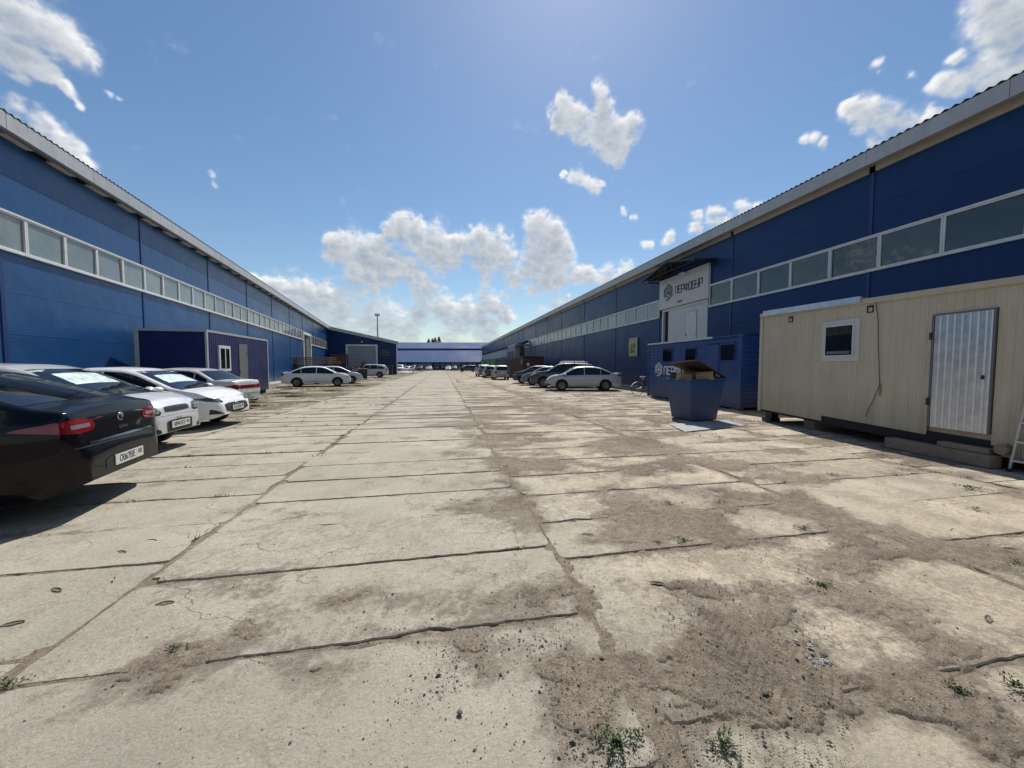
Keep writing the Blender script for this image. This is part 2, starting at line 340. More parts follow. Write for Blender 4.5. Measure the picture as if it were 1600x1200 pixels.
# ------------------------------------------------------------------ ground
def gp(px, py, h=0):
    d, k = pixdir(px, py); t = (h - CH) / d.z; return d.x * t, d.y * t
def nodes_mat(name):
    m = bpy.data.materials.new(name); m.use_nodes = True; return m, m.node_tree, m.node_tree.nodes['Principled BSDF']
class NG:
    def __init__(s, nt): s.nt = nt
    def n(s, t, **k):
        o = s.nt.nodes.new(t)
        for a, b in k.items(): setattr(o, a, b)
        return o
    def put(s, sock, v):
        if isinstance(v, bpy.types.NodeSocket): s.nt.links.new(v, sock)
        else: sock.default_value = v
    def noise(s, p, sc_, det=6, rough=.6, dist=0):
        o = s.n('ShaderNodeTexNoise'); s.put(o.inputs[0], p); o.inputs['Scale'].default_value = sc_; o.inputs['Detail'].default_value = det; o.inputs['Roughness'].default_value = rough; o.inputs['Distortion'].default_value = dist; return o.outputs[0]
    def rng(s, v, a, b, c=0, d=1, smooth=False):
        o = s.n('ShaderNodeMapRange')
        if smooth: o.interpolation_type = 'SMOOTHSTEP'
        s.put(o.inputs[0], v)
        for i, q in enumerate((a, b, c, d)): s.put(o.inputs[i + 1], q)
        return o.outputs[0]
    def math(s, op, a, b=0):
        o = s.n('ShaderNodeMath', operation=op); s.put(o.inputs[0], a); s.put(o.inputs[1], b); return o.outputs[0]
    def mix(s, f, a, b, mode='MIX'):
        o = s.n('ShaderNodeMix', data_type='RGBA', blend_type=mode); s.put(o.inputs[0], f)
        s.put(o.inputs[6], a if isinstance(a, bpy.types.NodeSocket) else (*a, 1)); s.put(o.inputs[7], b if isinstance(b, bpy.types.NodeSocket) else (*b, 1)); return o.outputs[2]
    def bump(s, h, dist, nrm=None):
        o = s.n('ShaderNodeBump'); s.put(o.inputs['Height'], h); o.inputs['Distance'].default_value = dist
        if nrm is not None: s.put(o.inputs['Normal'], nrm)
        return o.outputs[0]
def slab_material():
    m, nt, P = nodes_mat('slab_concrete'); g = NG(nt)
    geo = g.n('ShaderNodeNewGeometry'); p = geo.outputs['Position']; oi = g.n('ShaderNodeObjectInfo'); ri = g.math('FRACT', g.math('ADD', oi.outputs['Random'], geo.outputs['Random Per Island'])); rf = g.rng(ri, .35, .85); ri2 = g.math('FRACT', g.math('MULTIPLY', ri, 7.31))
    sx = g.n('ShaderNodeSeparateXYZ'); g.put(sx.inputs[0], p)
    st_ = g.n('ShaderNodeMapping'); st_.inputs['Scale'].default_value = (1, 2.6, 1); st_.inputs['Rotation'].default_value = (0, 0, .05); g.put(st_.inputs[0], p)
    big = g.noise(p, .9, 8, .65); mid = g.noise(p, 5, 10, .7); fine = g.noise(p, 70, 6, .7); strk = g.noise(st_.outputs[0], 16, 8, .7)
    right = g.rng(sx.outputs[0], .4, 2.2, smooth=True)
    a = g.mix(right, (.46, .42, .345), (.54, .47, .365))
    b = g.mix(right, (.35, .33, .275), (.44, .385, .30))
    c = g.mix(g.rng(ri2, .2, .8), a, b)
    c = g.mix(1, c, g.mix(g.rng(big, .3, .7), (.78, .775, .76), (1.15, 1.14, 1.12)), 'MULTIPLY')
    c = g.mix(1, c, g.mix(ri2, (.84, .845, .84), (1.15, 1.13, 1.09)), 'MULTIPLY')
    c = g.mix(g.math('ADD', .15, g.math('MULTIPLY', rf, .5)), c, g.mix(1, c, g.mix(g.rng(mid, .3, .7), (.74, .71, .67), (1.20, 1.20, 1.20)), 'MULTIPLY'))
    c = g.mix(1, c, g.mix(g.rng(fine, .3, .7), (.80, .79, .78), (1.18, 1.18, 1.18)), 'MULTIPLY')
    # trodden-in dust, lying in the hollows
    dn = g.noise(p, 1.7, 13, .72, .4)
    reg = g.math('ADD', g.math('MULTIPLY', g.noise(p, .35, 3, .5), .22), g.math('MULTIPLY', right, .03))
    spk = g.noise(p, 19, 11, .78)
    at = g.n('ShaderNodeAttribute'); at.attribute_name = 'soil'
    sm = g.math('MULTIPLY', g.rng(g.math('ADD', at.outputs['Fac'], g.math('ADD', g.math('MULTIPLY', g.math('SUBTRACT', spk, .5), 1.35), g.math('MULTIPLY', g.math('SUBTRACT', fine, .5), .35))), .36, .66), .92)
    dm = g.math('MULTIPLY', g.rng(g.math('ADD', g.math('ADD', dn, reg), g.math('MULTIPLY', g.math('SUBTRACT', spk, .5), .55)), g.rng(right, 0, 1, .64, .59), g.rng(right, 0, 1, .75, .69)), .45)
    dm = g.math('MAXIMUM', dm, sm)
    c = g.mix(dm, c, g.mix(g.rng(fine, .35, .65), (.13, .106, .082), (.265, .217, .163)))
    # grey-brown streaks and blotches
    c = g.mix(g.math('MULTIPLY', g.rng(strk, .50, .80), .40), c, (.17, .148, .12))
    c = g.mix(g.math('MULTIPLY', g.rng(spk, .50, .74), g.math('ADD', .18, g.math('MULTIPLY', rf, .50))), c, (.20, .165, .125))
    c = g.mix(g.math('MULTIPLY', g.rng(spk, .50, .24), g.math('MULTIPLY', rf, .25)), c, (.60, .56, .48))
    # pits and worn-out aggregate
    vo = g.n('ShaderNodeTexVoronoi'); vo.inputs['Scale'].default_value = 26; g.put(vo.inputs[0], p)
    pm = g.math('MULTIPLY', g.rng(g.noise(p, 2.2, 5, .6), .44, .60), g.math('ADD', .1, rf))
    vo3 = g.n('ShaderNodeTexVoronoi'); vo3.inputs['Scale'].default_value = 62; g.put(vo3.inputs[0], p)
    pit0 = g.math('MULTIPLY', g.rng(vo.outputs['Distance'], .10, .2, 1, 0), pm)
    pit1 = g.math('MULTIPLY', g.rng(vo3.outputs['Distance'], .10, .20, 1, 0), g.math('MULTIPLY', g.rng(g.noise(p, 3.7, 4, .6), .42, .62), g.math('ADD', .1, rf)))
    pitm = g.math('MAXIMUM', pit0, g.math('MULTIPLY', pit1, .8))
    c = g.mix(g.math('MULTIPLY', pitm, .8), c, (.085, .07, .055))
    # hair cracks
    wd = g.n('ShaderNodeVectorMath', operation='ADD'); g.put(wd.inputs[0], p)
    nz = g.n('ShaderNodeTexNoise'); nz.inputs['Scale'].default_value = 2.2; nz.inputs['Detail'].default_value = 6; g.put(nz.inputs[0], p)
    sc2 = g.n('ShaderNodeVectorMath', operation='SCALE'); sc2.inputs['Scale'].default_value = .9; g.put(sc2.inputs[0], nz.outputs['Color']); g.put(wd.inputs[1], sc2.outputs[0])
    v2 = g.n('ShaderNodeTexVoronoi', feature='DISTANCE_TO_EDGE'); v2.inputs['Scale'].default_value = .45; g.put(v2.inputs[0], wd.outputs[0])
    crack = g.math('MULTIPLY', g.rng(v2.outputs['Distance'], .0, .006, 1, 0), g.rng(big, .45, .55))
    c = g.mix(g.math('MULTIPLY', crack, .45), c, (.07, .06, .05))
    g.put(P.inputs['Base Color'], c); P.inputs['Roughness'].default_value = .88; P.inputs['Specular IOR Level'].default_value = .25
    h = g.math('ADD', g.math('MULTIPLY', mid, g.math('ADD', .2, g.math('MULTIPLY', rf, .4))), g.math('MULTIPLY', strk, .10)); h = g.math('SUBTRACT', h, g.math('MULTIPLY', spk, .30)); h = g.math('SUBTRACT', h, g.math('MULTIPLY', pitm, .35)); h = g.math('SUBTRACT', h, g.math('MULTIPLY', crack, .3))
    b1 = g.bump(h, .014); b2 = g.bump(g.noise(p, 55, 8, .75), .009, b1)
    g.put(P.inputs['Normal'], b2)
    return m
def dirt_material():
    m, nt, P = nodes_mat('trodden_dirt'); g = NG(nt)
    geo = g.n('ShaderNodeNewGeometry'); p = geo.outputs['Position']
    sx = g.n('ShaderNodeSeparateXYZ'); g.put(sx.inputs[0], p)
    n1 = g.noise(p, 1.1, 9, .65); n2 = g.noise(p, 14, 9, .7); n3 = g.noise(p, 110, 5, .7)
    c = g.mix(g.rng(g.noise(p, .8, 11, .72), .36, .64), (.145, .118, .091), (.275, .225, .168))
    c = g.mix(1, c, g.mix(g.rng(n2, .3, .7), (.62, .61, .60), (1.35, 1.34, 1.32)), 'MULTIPLY')
    c = g.mix(1, c, g.mix(g.rng(n3, .32, .68), (.6, .6, .6), (1.38, 1.38, 1.38)), 'MULTIPLY')
    vo = g.n('ShaderNodeTexVoronoi'); vo.inputs['Scale'].default_value = 75; g.put(vo.inputs[0], p)
    vh = g.n('ShaderNodeSeparateColor'); g.put(vh.inputs[0], vo.outputs['Color'])
    peb = g.math('MULTIPLY', g.rng(vo.outputs['Distance'], .28, .38, 1, 0), g.rng(vh.outputs[0], .55, .6))
    c = g.mix(peb, c, g.mix(vh.outputs[1], (.09, .075, .06), (.33, .285, .23)))
    # moss and low plants in the neglected left-hand strip
    gm = g.math('MULTIPLY', g.rng(sx.outputs[0], -4.6, -5.6), g.rng(sx.outputs[1], 9, 13))
    gm = g.math('MULTIPLY', gm, g.rng(g.noise(p, 1.6, 10, .75), .38, .56))
    c = g.mix(g.math('MULTIPLY', gm, .75), c, g.mix(g.rng(n2, .35, .65), (.06, .075, .03), (.13, .13, .06)))
    g.put(P.inputs['Base Color'], c); P.inputs['Roughness'].default_value = .95; P.inputs['Specular IOR Level'].default_value = .15
    b1 = g.bump(g.math('ADD', g.math('MULTIPLY', n2, 1), g.math('MULTIPLY', peb, .25)), .018); g.put(P.inputs['Normal'], g.bump(n3, .004, b1))
    return m
M_SLAB = slab_material(); M_DIRT = dirt_material()
DB = [(700,930,120,30,.8),(640,700,80,14,.5),(720,655,70,12,.6),(690,760,60,22,.6),(820,980,50,60,.8),(760,1130,80,40,.5),(520,1060,160,40,.45),(180,1060,120,50,.35),(1370,930,50,14,.9),(1180,700,60,12,.6),(1440,770,40,10,.8),(1150,775,50,10,.8),(1050,655,90,8,.6),(900,615,120,6,.5),(770,835,70,28,1),(800,765,50,35,.9),(750,700,60,18,.8),(820,690,60,16,.8),(870,955,42,70,1.1),(905,1060,50,80,1),(930,1185,120,22,1),
 (1120,960,95,60,1.1),(1185,1035,90,50,1.1),(1255,1095,70,45,1),(960,785,45,60,1),(1005,740,40,34,.8),(985,838,70,18,1),(1120,800,80,20,.9),
 (1230,855,90,26,1.1),(1320,872,60,16,1),(1290,1000,45,45,1.1),(1480,1108,90,26,1.2),(1420,1060,60,22,1.1),(1110,725,50,14,.9),(1240,785,60,20,.9),
 (1500,735,80,16,1),(1290,690,90,9,.9),(1400,712,80,10,.9),(660,868,70,16,.7),(570,985,90,12,.9),(420,950,60,14,.6),(720,1005,90,14,1),(330,1105,50,22,.6),(470,1040,70,18,.5),(740,1060,60,30,.5),
 (1560,1150,60,25,.8),(840,730,40,12,.8),(950,650,90,8,.7),(860,640,60,6,.7),(780,625,50,6,.6),(1010,690,70,9,.8),(1160,850,60,22,.9),(1340,1150,60,14,.8),(1575,880,60,8,1),(1100,880,40,16,.4)]
CB = [(550,840,170,26,1.2),(330,780,110,26,.9),(180,860,150,40,.9),(150,960,140,40,.8),(1500,950,150,60,1.3),(1040,885,110,18,1.4),(1010,930,60,16,1),(1400,760,110,16,1.2),
 (1330,785,60,18,1.2),(1560,820,90,26,1.2),(1050,770,50,16,.9),(1200,760,60,10,.9),(870,785,40,16,1.1),(900,820,40,20,1),(1080,690,80,8,1),(1340,1020,90,50,1.3),(1000,1000,60,50,.55),(1380,1160,90,30,1),(1180,810,60,20,.8),(540,720,160,30,.8),(1150,1160,60,20,.3)]
def wb(L):
    o = []
    for px, py, rx, ry, a in L:
        x, y = gp(px, py); z = math.hypot(x, y); zd = x * math.sin(YAW) + y * math.cos(YAW)
        o.append((x, y, rx / 577 * zd, max(.05, ry * zd * zd / (CH * 577)), a))
    return o
DW, CW = wb(DB), wb(CB)
T0, T1, T2 = gp(985, 760), gp(1120, 940), gp(1300, 1150)
def dirtiness(x, y):
    d = .06 + .05 * sstep(-.9, .6, x) + .40 * sstep(.6, 1.3, x) * (1 - sstep(3.6, 5, x)) + .33 * sstep(3.2, 4.2, x)
    d = d + .62 * sstep(-4.7, -5.8, x) * sstep(8.5, 12, y) - .10 * sstep(12, 22, y) * sstep(-4, 0, x) - .12 * sstep(20, 40, y) * sstep(-5.2, -4.8, x)
    d = d + .26 * np.exp(-((x - .72 - .12 * np.sin(y * 1.3)) / .42) ** 2) * (1 - sstep(8, 14, y))
    for L, s in ((DW, .40), (CW, -.60)):
        for bx_, by, rx, ry, a in L:
            ex = x - bx_; ey = y - by   # axes turned to the view of each patch
            c_, s_ = math.cos(YAW), math.sin(YAW)
            u = (ex * c_ - ey * s_) / rx; v = (ex * s_ + ey * c_) / ry
            d = d + s * a * np.exp(-(u * u + v * v) * .9)
    return d
COLX = [-17.0, -14.0, -11.03, -8.05, -5.07, -2.08, .87, 3.86, 6.86, 9.86, 12.55]
def wall_x(y): return -10.03 - .1367 * (y - 1.876)
def soil(x, y):
    D = dirtiness(x, y)
    n = fbm2(x, y * 1.5, 1.35, 7, .64, 3)
    return .15 + D * .72 + (n - .5) * 2.2 + (fbm2(x, y * 1.3, 5.5, 5, .68, 23) - .5) * .75
def dirt_height(x, y):
    s = sstep(.56, .84, soil(x, y))
    # joints hold more soil
    jd = np.min([np.abs(x - c + (vn2(y * 1.3, x * 0, 5) - .5) * .05) for c in COLX], axis=0)
    s = np.maximum(s, sstep(.10, .01, jd + (fbm2(x, y, 9, 4, .6, 9) - .5) * .20) * (.38 + .45 * vn2(x * .7, y * .7, 8)))
    # soil washed into the cross joints
    cr = np.full(x.shape, 9.0)
    for ci in range(len(COLX) - 1):
        m = (x >= COLX[ci]) & (x < COLX[ci + 1]); e = np.array(rows(ci)); ym = y[m]
        k = np.clip(np.searchsorted(e, ym), 1, len(e) - 1); cr[m] = np.minimum(np.abs(ym - e[k - 1]), np.abs(ym - e[k]))
    s = np.maximum(s, sstep(.085, .01, cr + (fbm2(x, y, 11, 4, .6, 15) - .5) * .16) * (.12 + .62 * vn2(x * .9, y * .9, 18)))
    z = -.020 + .027 * s + (fbm2(x, y, 22, 4, .6, 12) - .5) * .008
    for A, B in ((T0, T1), (T1, T2)):
        ax, ay = A; bx_, by = B; L = math.hypot(bx_ - ax, by - ay); ux, uy = (bx_ - ax) / L, (by - ay) / L
        for off in (-.16, .16):
            al = (x - ax) * ux + (y - ay) * uy; ac = -(x - ax) * uy + (y - ay) * ux - off
            inm = (np.abs(ac) < .11) & (al > 0) & (al < L)
            tr = np.sin(2 * math.pi * (al / .055 + np.abs(ac) / .05)) > .1
            z = z - np.where(inm, .002 * s + .0055 * tr * s, 0)
    return z
def make_ground():
    # rings: fine close by, coarse far off; angles: fine towards the yard
    dy = np.concatenate([np.arange(980, 5, -1.25), [4.4, 3.6, 3, 2.4, 1.8, 1.2, .8, .5, .3]]); r = CH * 369 / dy
    a_f = np.linspace(-62, 62, 900) + 10.6; a_c = np.linspace(72.6, 288.6, 60)
    ang = np.radians(np.concatenate([a_f, a_c]))
    nr, na = len(r), len(ang)
    RR, AA = np.meshgrid(r, ang, indexing='ij'); x = RR * np.sin(AA); y = RR * np.cos(AA)
    z = dirt_height(x, y)
    z = np.where(RR > 135, -.03, z)
    co = np.stack([x, y, z], -1).reshape(-1, 3)
    i = np.arange(nr - 1)[:, None]; j = np.arange(na)[None, :]; j2 = (j + 1) % na
    q = np.stack([i * na + j, i * na + j2, (i + 1) * na + j2, (i + 1) * na + j], -1).reshape(-1, 4)
    q = q[:, ::-1]
    c0 = len(co); co = np.vstack([co, [[0, 0, -.02]]])
    me = bpy.data.meshes.new('ground')
    nq = len(q); tri = np.array([[c0, (k + 1) % na, k] for k in range(na)])
    me.vertices.add(len(co)); me.vertices.foreach_set('co', co.astype(np.float32).ravel())
    me.loops.add(nq * 4 + na * 3); me.loops.foreach_set('vertex_index', np.concatenate([q.ravel(), tri.ravel()]).astype(np.int32))
    me.polygons.add(nq + na)
    me.polygons.foreach_set('loop_start', np.concatenate([np.arange(nq) * 4, nq * 4 + np.arange(na) * 3]).astype(np.int32))
    me.update(calc_edges=True); me.validate()
    me.polygons.foreach_set('use_smooth', [True] * len(me.polygons))
    if me.polygons[len(me.polygons) // 2].normal.z < 0: me.flip_normals()
    me.materials.append(M_DIRT)
    o = bpy.data.objects.new('ground', me); link(o); tag(o, kind='structure')
# ------------------------------------------------------------------ pavement of loose slabs
pave = empty('pavement', kind='structure')
MAKE_GROUND_LATER = 1
random.seed(11)
ROWS5 = [.38, 1.19, 2.05, 2.9, 3.7, 4.42, 5.15, 5.92]
def rows(ci):
    r = random.Random(ci)
    if ci == 5: e = list(ROWS5)
    elif ci == 4: e = [.45, 1.4, 2.25, 3.2, 3.92, 4.72, 5.5, 6.2]
    elif ci == 6: e = [.3, 1.32, 2.68, 3.35, 4.1, 4.85, 5.6]
    elif ci == 7: e = [.5, 1.2, 2.35, 3.15, 3.95, 4.8]
    else: e = [.2 + r.random() * .6]
    while e[-1] < 128: e.append(e[-1] + .78 + r.uniform(-.05, .07))
    return e
make_ground()
SL = []
for ci in range(len(COLX) - 1):
    e = rows(ci)
    for y0, y1 in zip(e[:-1], e[1:]):
        x0, x1 = COLX[ci], COLX[ci + 1]; ym = (y0 + y1) / 2
        if x1 < wall_x(ym) + 1.2: continue
        if y1 < .6 or (abs((x0 + x1) / 2) > 6 and ym < 1.6): continue
        if ci == 3 and ym > 11 and random.random() < .35: continue
        SL.append((x0, x1, y0, y1, ci))
cxs, sxs = math.cos(YAW), math.sin(YAW)
def vis(s):
    x = (s[0] + s[1]) / 2; y = (s[2] + s[3]) / 2; X = x * cxs - y * sxs; Z = x * sxs + y * cxs
    return Z > .5 and abs(X) / Z < 2.2
SL.sort(key=lambda s: (not vis(s), s[2]))
big = MB(); BS = []
nind = 0
for k, (x0, x1, y0, y1, ci) in enumerate(SL):
    gx = random.uniform(.012, .045); gy = random.uniform(.011, .024) * (1 if y0 < 9 else 1.8)
    cx, cy = (x0 + x1) / 2 + random.uniform(-.03, .03), (y0 + y1) / 2
    hx, hy = (x1 - x0) / 2 - gx, (y1 - y0) / 2 - gy
    t1, t2, t0 = random.uniform(-.0015, .0015), random.uniform(-.005, .005), random.uniform(-.006, .005)
    rz = random.uniform(-.006, .006)
    near = y0 < 9 and nind < 298
    nx, ny = (46, 12) if near else (10, 3) if y0 < 26 else (6, 2)
    J = .0035 if near else .004
    c_, s_ = math.cos(rz), math.sin(rz)
    G = np.zeros((nx + 1, ny + 1, 2))
    G[..., 0] = np.linspace(-hx, hx, nx + 1)[:, None]; G[..., 1] = np.linspace(-hy, hy, ny + 1)[None, :]
    def jag(n):
        a = np.array([random.gauss(0, J) for _ in range(n)]); a = a + np.interp(np.arange(n), np.linspace(0, n - 1, 6), [random.gauss(0, J * 1.2) for _ in range(6)])
        if near and random.random() < .6:
            k0 = random.randrange(n); w_ = random.uniform(.8, 2.5); a = a - random.uniform(.015, .05) * np.exp(-((np.arange(n) - k0) / w_) ** 2)
        return a
    G[:, -1, 1] += jag(nx + 1); G[:, 0, 1] -= jag(nx + 1); G[-1, :, 0] += jag(ny + 1); G[0, :, 0] -= jag(ny + 1)
    for ii, jj, sx_, sy_ in ((0, 0, 1, 1), (-1, 0, -1, 1), (-1, -1, -1, -1), (0, -1, 1, -1)):
        q = random.choice((.008, .015, .05)) if near else .01
        G[ii, jj, 0] += sx_ * q; G[ii, jj, 1] += sy_ * q
    X_ = G[..., 0] * c_ - G[..., 1] * s_; Y_ = G[..., 0] * s_ + G[..., 1] * c_
    Zp = t0 + X_ * t1 + Y_ * t2
    m_ = (nx + 1) * (ny + 1)
    tv = np.stack([X_, Y_, Zp], -1).reshape(-1, 3)
    ix = lambda i, j: i * (ny + 1) + j
    fs = [(ix(i, j), ix(i + 1, j), ix(i + 1, j + 1), ix(i, j + 1)) for i in range(nx) for j in range(ny)]
    loop_ = [ix(i, 0) for i in range(nx)] + [ix(nx, j) for j in range(ny)] + [ix(i, ny) for i in range(nx, 0, -1)] + [ix(0, j) for j in range(ny, 0, -1)]
    rim = tv[loop_].copy(); rim[:, 0] *= 1 + .006 / max(hx, .1); rim[:, 1] *= 1 + .006 / max(hy, .1); rim[:, 2] -= .007
    low = rim.copy(); low[:, 2] = -.12; nl = len(loop_)
    for i in range(nl):
        i2 = (i + 1) % nl
        fs.append((m_ + i, m_ + i2, loop_[i2], loop_[i])); fs.append((m_ + nl + i, m_ + nl + i2, m_ + i2, m_ + i))
    vv = np.vstack([tv, rim, low])
    if nind < 298 and vis((x0, x1, y0, y1)):
        me = bpy.data.meshes.new('concrete_slab'); me.from_pydata(vv.tolist(), [], fs); me.materials.append(M_SLAB)
        at = me.attributes.new('soil', 'FLOAT', 'POINT'); sv_ = soil(vv[:, 0] + cx, vv[:, 1] + cy); sv_[m_:] = .95; sv_[loop_] += .14 + .10 * rng.random(nl); at.data.foreach_set('value', sv_.astype(np.float32))
        o = bpy.data.objects.new('concrete_slab', me); link(o, pave); o.location = (cx, cy, 0); nind += 1
    else:
        vv = vv + np.array([cx, cy, 0]); big.add(vv.tolist(), fs); sv_ = soil(vv[:, 0], vv[:, 1]); sv_[m_:] = .9; BS.append(sv_)
bo_ = big.obj('distant_slabs', M_SLAB, pave, fix=False, kind='stuff')
bv_ = np.array(big.v); at = bo_.data.attributes.new('soil', 'FLOAT', 'POINT'); at.data.foreach_set('value', np.concatenate(BS).astype(np.float32))
# steel lifting loops left in the slabs
def loop_mesh():
    b = MB(); pts = [(.055 * math.cos(t), .020 * math.sin(t) * (1 if t < 4 else .6), .003 + .007 * math.sin(t) ** 2) for t in [i * math.pi / 7 for i in range(-1, 9)]]
    b.path(pts, .0045, 5); return b.mesh('lifting_loop')
LM = loop_mesh(); LM.materials.append(MT['stone'])
pk = MB(); pk.add([(.06 * math.cos(t) * random.uniform(.7, 1.15), .022 * math.sin(t) * random.uniform(.6, 1.2), .0035) for t in [i * math.pi / 8 for i in range(16)]] + [(0, 0, .0025)], [(i, (i + 1) % 16, 16) for i in range(16)])
PM = pk.mesh('hollow'); PM.materials.append(M_DIRT)
for px, py in [(237,845),(190,863),(88,922),(258,943),(1490,829),(1580,858),(1545,968),(892,815),(918,836),(1027,912),(20,975)]:
    x, y = gp(px, py); a = random.uniform(-.5, .5)
    l = shared('lifting_loop', LM, pave, (x, y, .001), (0, 0, a)); l.scale = (.85, .7, .6); shared('hollow', PM, l)
# raised concrete aprons along both walls
ap = MB()
for s0 in np.arange(-6, 66, 3.0):
    ap.box(.02, 1.25, s0 + .01, s0 + 2.99, -.1, .13 + random.uniform(-.01, .01))
apo = ap.obj('pavement_apron', MT['conc'], None, kind='structure'); apo.location = (-10.03, 1.876, 0); apo.rotation_euler = (0, 0, R(7.785))
ap = MB()
for s0 in np.arange(-6, 130, 3.0): ap.box(12.62, 13.54, s0 + .01, s0 + 2.99, -.1, .12 + random.uniform(-.01, .01))
ap.obj('pavement_apron', MT['conc'], None, kind='structure')
# ------------------------------------------------------------------ loose gravel and weeds
def gravel_material():
    m, nt, P = nodes_mat('gravel_mixed'); g = NG(nt); geo = g.n('ShaderNodeNewGeometry')
    c = g.mix(g.rng(geo.outputs['Random Per Island'], .35, 1), (.085, .072, .06), (.36, .32, .265)); g.put(P.inputs['Base Color'], c); P.inputs['Roughness'].default_value = .9; return m
def make_gravel():
    n = 90000; ths = rng.random(n) * 2.2 - 1.1 + YAW; dyy = rng.random(n) ** .8 * 880 + 95
    r = CH * 577 / dyy; x = r * np.sin(ths); y = r * np.cos(ths)
    D = dirtiness(x, y) + (fbm2(x, y, 1.1, 6, .62, 3) - .5) * 1.5
    keep = (rng.random(n) < .05 + .60 * sstep(.25, .6, D)) & (r < 9); x, y, D = x[keep], y[keep], D[keep]; n = len(x)
    s = np.exp(rng.normal(-6.05, .58, n)); s = np.clip(s, .0013, .016)
    z = np.maximum(dirt_height(x, y), 0)
    base = np.array([(1,0,0),(0,1,0),(-1,0,0),(0,-1,0),(0,0,.7),(0,0,-.5)]) ; tri = np.array([(0,1,4),(1,2,4),(2,3,4),(3,0,4),(1,0,5),(2,1,5),(3,2,5),(0,3,5)])
    jit = 1 + rng.uniform(-.35, .35, (n, 6, 3)); a = rng.random(n) * 6.28
    v = base[None] * jit * s[:, None, None]; ca, sa = np.cos(a)[:, None], np.sin(a)[:, None]
    vx = v[..., 0] * ca - v[..., 1] * sa * .7; vy = v[..., 0] * sa + v[..., 1] * ca * .7
    co = np.stack([vx + x[:, None], vy + y[:, None], v[..., 2] + z[:, None] + s[:, None] * .2], -1).reshape(-1, 3)
    f = (tri[None] + (np.arange(n) * 6)[:, None, None]).reshape(-1, 3)
    me = bpy.data.meshes.new('gravel'); me.from_pydata(co.tolist(), [], f.tolist()); me.materials.append(gravel_material())
    o = bpy.data.objects.new('gravel', me); link(o); tag(o, 'loose gravel and grit scattered over the slabs and dirt', 'gravel', kind='stuff')
make_gravel()
def weed_mesh(seed, n, rad, hgt, dry=.15):
    r = random.Random(seed); b = [MB(), MB()]
    for i in range(n):
        a = r.random() * 6.283; d = rad * r.random() ** .55 * (.55 + .45 * math.sin(a * 3 + seed)); px, py = d * math.cos(a), d * math.sin(a) * .75
        h = hgt * (1 - .6 * d / rad) * r.uniform(.3, 1); l = r.uniform(.007, .018) * (1 + 3.2 * rad); wd = l * r.uniform(.12, .26)
        az = a + r.gauss(0, .9); el = r.uniform(.1, 1.2)
        dx, dy, dz = math.cos(az) * math.cos(el), math.sin(az) * math.cos(el), math.sin(el)
        qx, qy = -math.sin(az), math.cos(az)
        p0 = (px - dx * l * .5, py - dy * l * .5, h * .8)
        b[r.random() < dry].add([p0, (p0[0] + dx * l * .5 + qx * wd, p0[1] + dy * l * .5 + qy * wd, p0[2] + dz * l * .6), (p0[0] + dx * l, p0[1] + dy * l, p0[2] + dz * l * .7), (p0[0] + dx * l * .5 - qx * wd, p0[1] + dy * l * .5 - qy * wd, p0[2] + dz * l * .6)], [(0, 1, 2, 3)])
    for i in range(max(6, n // 25)):
        a = r.random() * 6.283; d = rad * r.uniform(.4, .95)
        b[0].tube((0, 0, 0), (d * math.cos(a), d * math.sin(a) * .75, hgt * r.uniform(.2, .8)), .0018, 4, .001, False)
    return b
def weed(px, py, rad, hgt, n, lab, loc=None, dry=.15):
    x, y = gp(px, py) if loc is None else loc
    b = weed_mesh(int(px * 7 + py), int(n * (.42 if loc is None else 1)), rad * 1.15, hgt * .6, dry)
    e = empty('weed', (x, y, .004), label=lab, cat='weed', group='weeds growing in the slab joints')
    b[0].obj('leaves', MT['leaf'], e, fix=False)
    if b[1].f: b[1].obj('dry_leaves', MT['leaf2'], e, fix=False)
WEEDS = [(962,1165,.115,.05,700,'large green weed patch at the bottom edge of the ground, just right of centre'),
 (1130,1168,.085,.045,420,'smaller weed right of the large patch at the bottom edge of the ground'),
 (1500,1083,.07,.03,260,'low weed beside the big pale slab near the bottom right corner'),
 (1590,1076,.10,.04,350,'dense weed cut by the right edge of the photo, low down'),
 (1283,917,.10,.03,330,'weed on the front edge of the pale slab right of the tyre tracks'),
 (1068,846,.09,.03,260,'flat weed above the long pale slab, right one of a close pair'),
 (1028,848,.05,.02,90,'flat weed above the long pale slab, left one of a close pair'),
 (1515,765,.22,.08,520,'widest weed on the slabs in front of the beige cabin door'),
 (1525,798,.12,.06,200,'thin pale weed just below the widest weed at the right'),
 (1257,827,.09,.04,190,'round weed in the dirt joint between two pale slabs at the right'),
 (1045,788,.09,.04,170,'long low weed in a slab joint beyond the tyre tracks'),
 (1124,786,.08,.04,130,'small dark weed in the slab joint, second to the right beyond the tyre tracks'),
 (810,858,.07,.02,120,'thin weed at the corner of the greyish slab near the middle joint'),
 (270,1017,.07,.02,120,'thin weed in the wide cross joint at the lower left'),
 (12,1072,.09,.025,200,'weed cut by the left edge of the photo, low down'),
 (1380,712,.14,.05,140,'dry weed in the dirt in front of the beige cabin'),
 (1124,684,.12,.07,190,'weed tuft on the slab just in front of the pale sheet by the blue skip'),
 (1094,682,.05,.06,60,'tiny weed left of the tuft in front of the blue skip'),
 (1590,882,.1,.03,170,'weed in the joint at the right edge, halfway down the ground'),
 (1115,652,.16,.08,220,'weed growing at the foot of the blue skip'),
 (1200,660,.6,.06,700,'wide strip of weeds by the near left foot of the beige cabin'),
 (1300,742,.08,.04,80,'lone dry weed on the striped slab right of the skip'),
 (1005,655,.12,.05,90,'small weed left of the blue skip near the bicycle')]
for wv in WEEDS: weed(*wv)
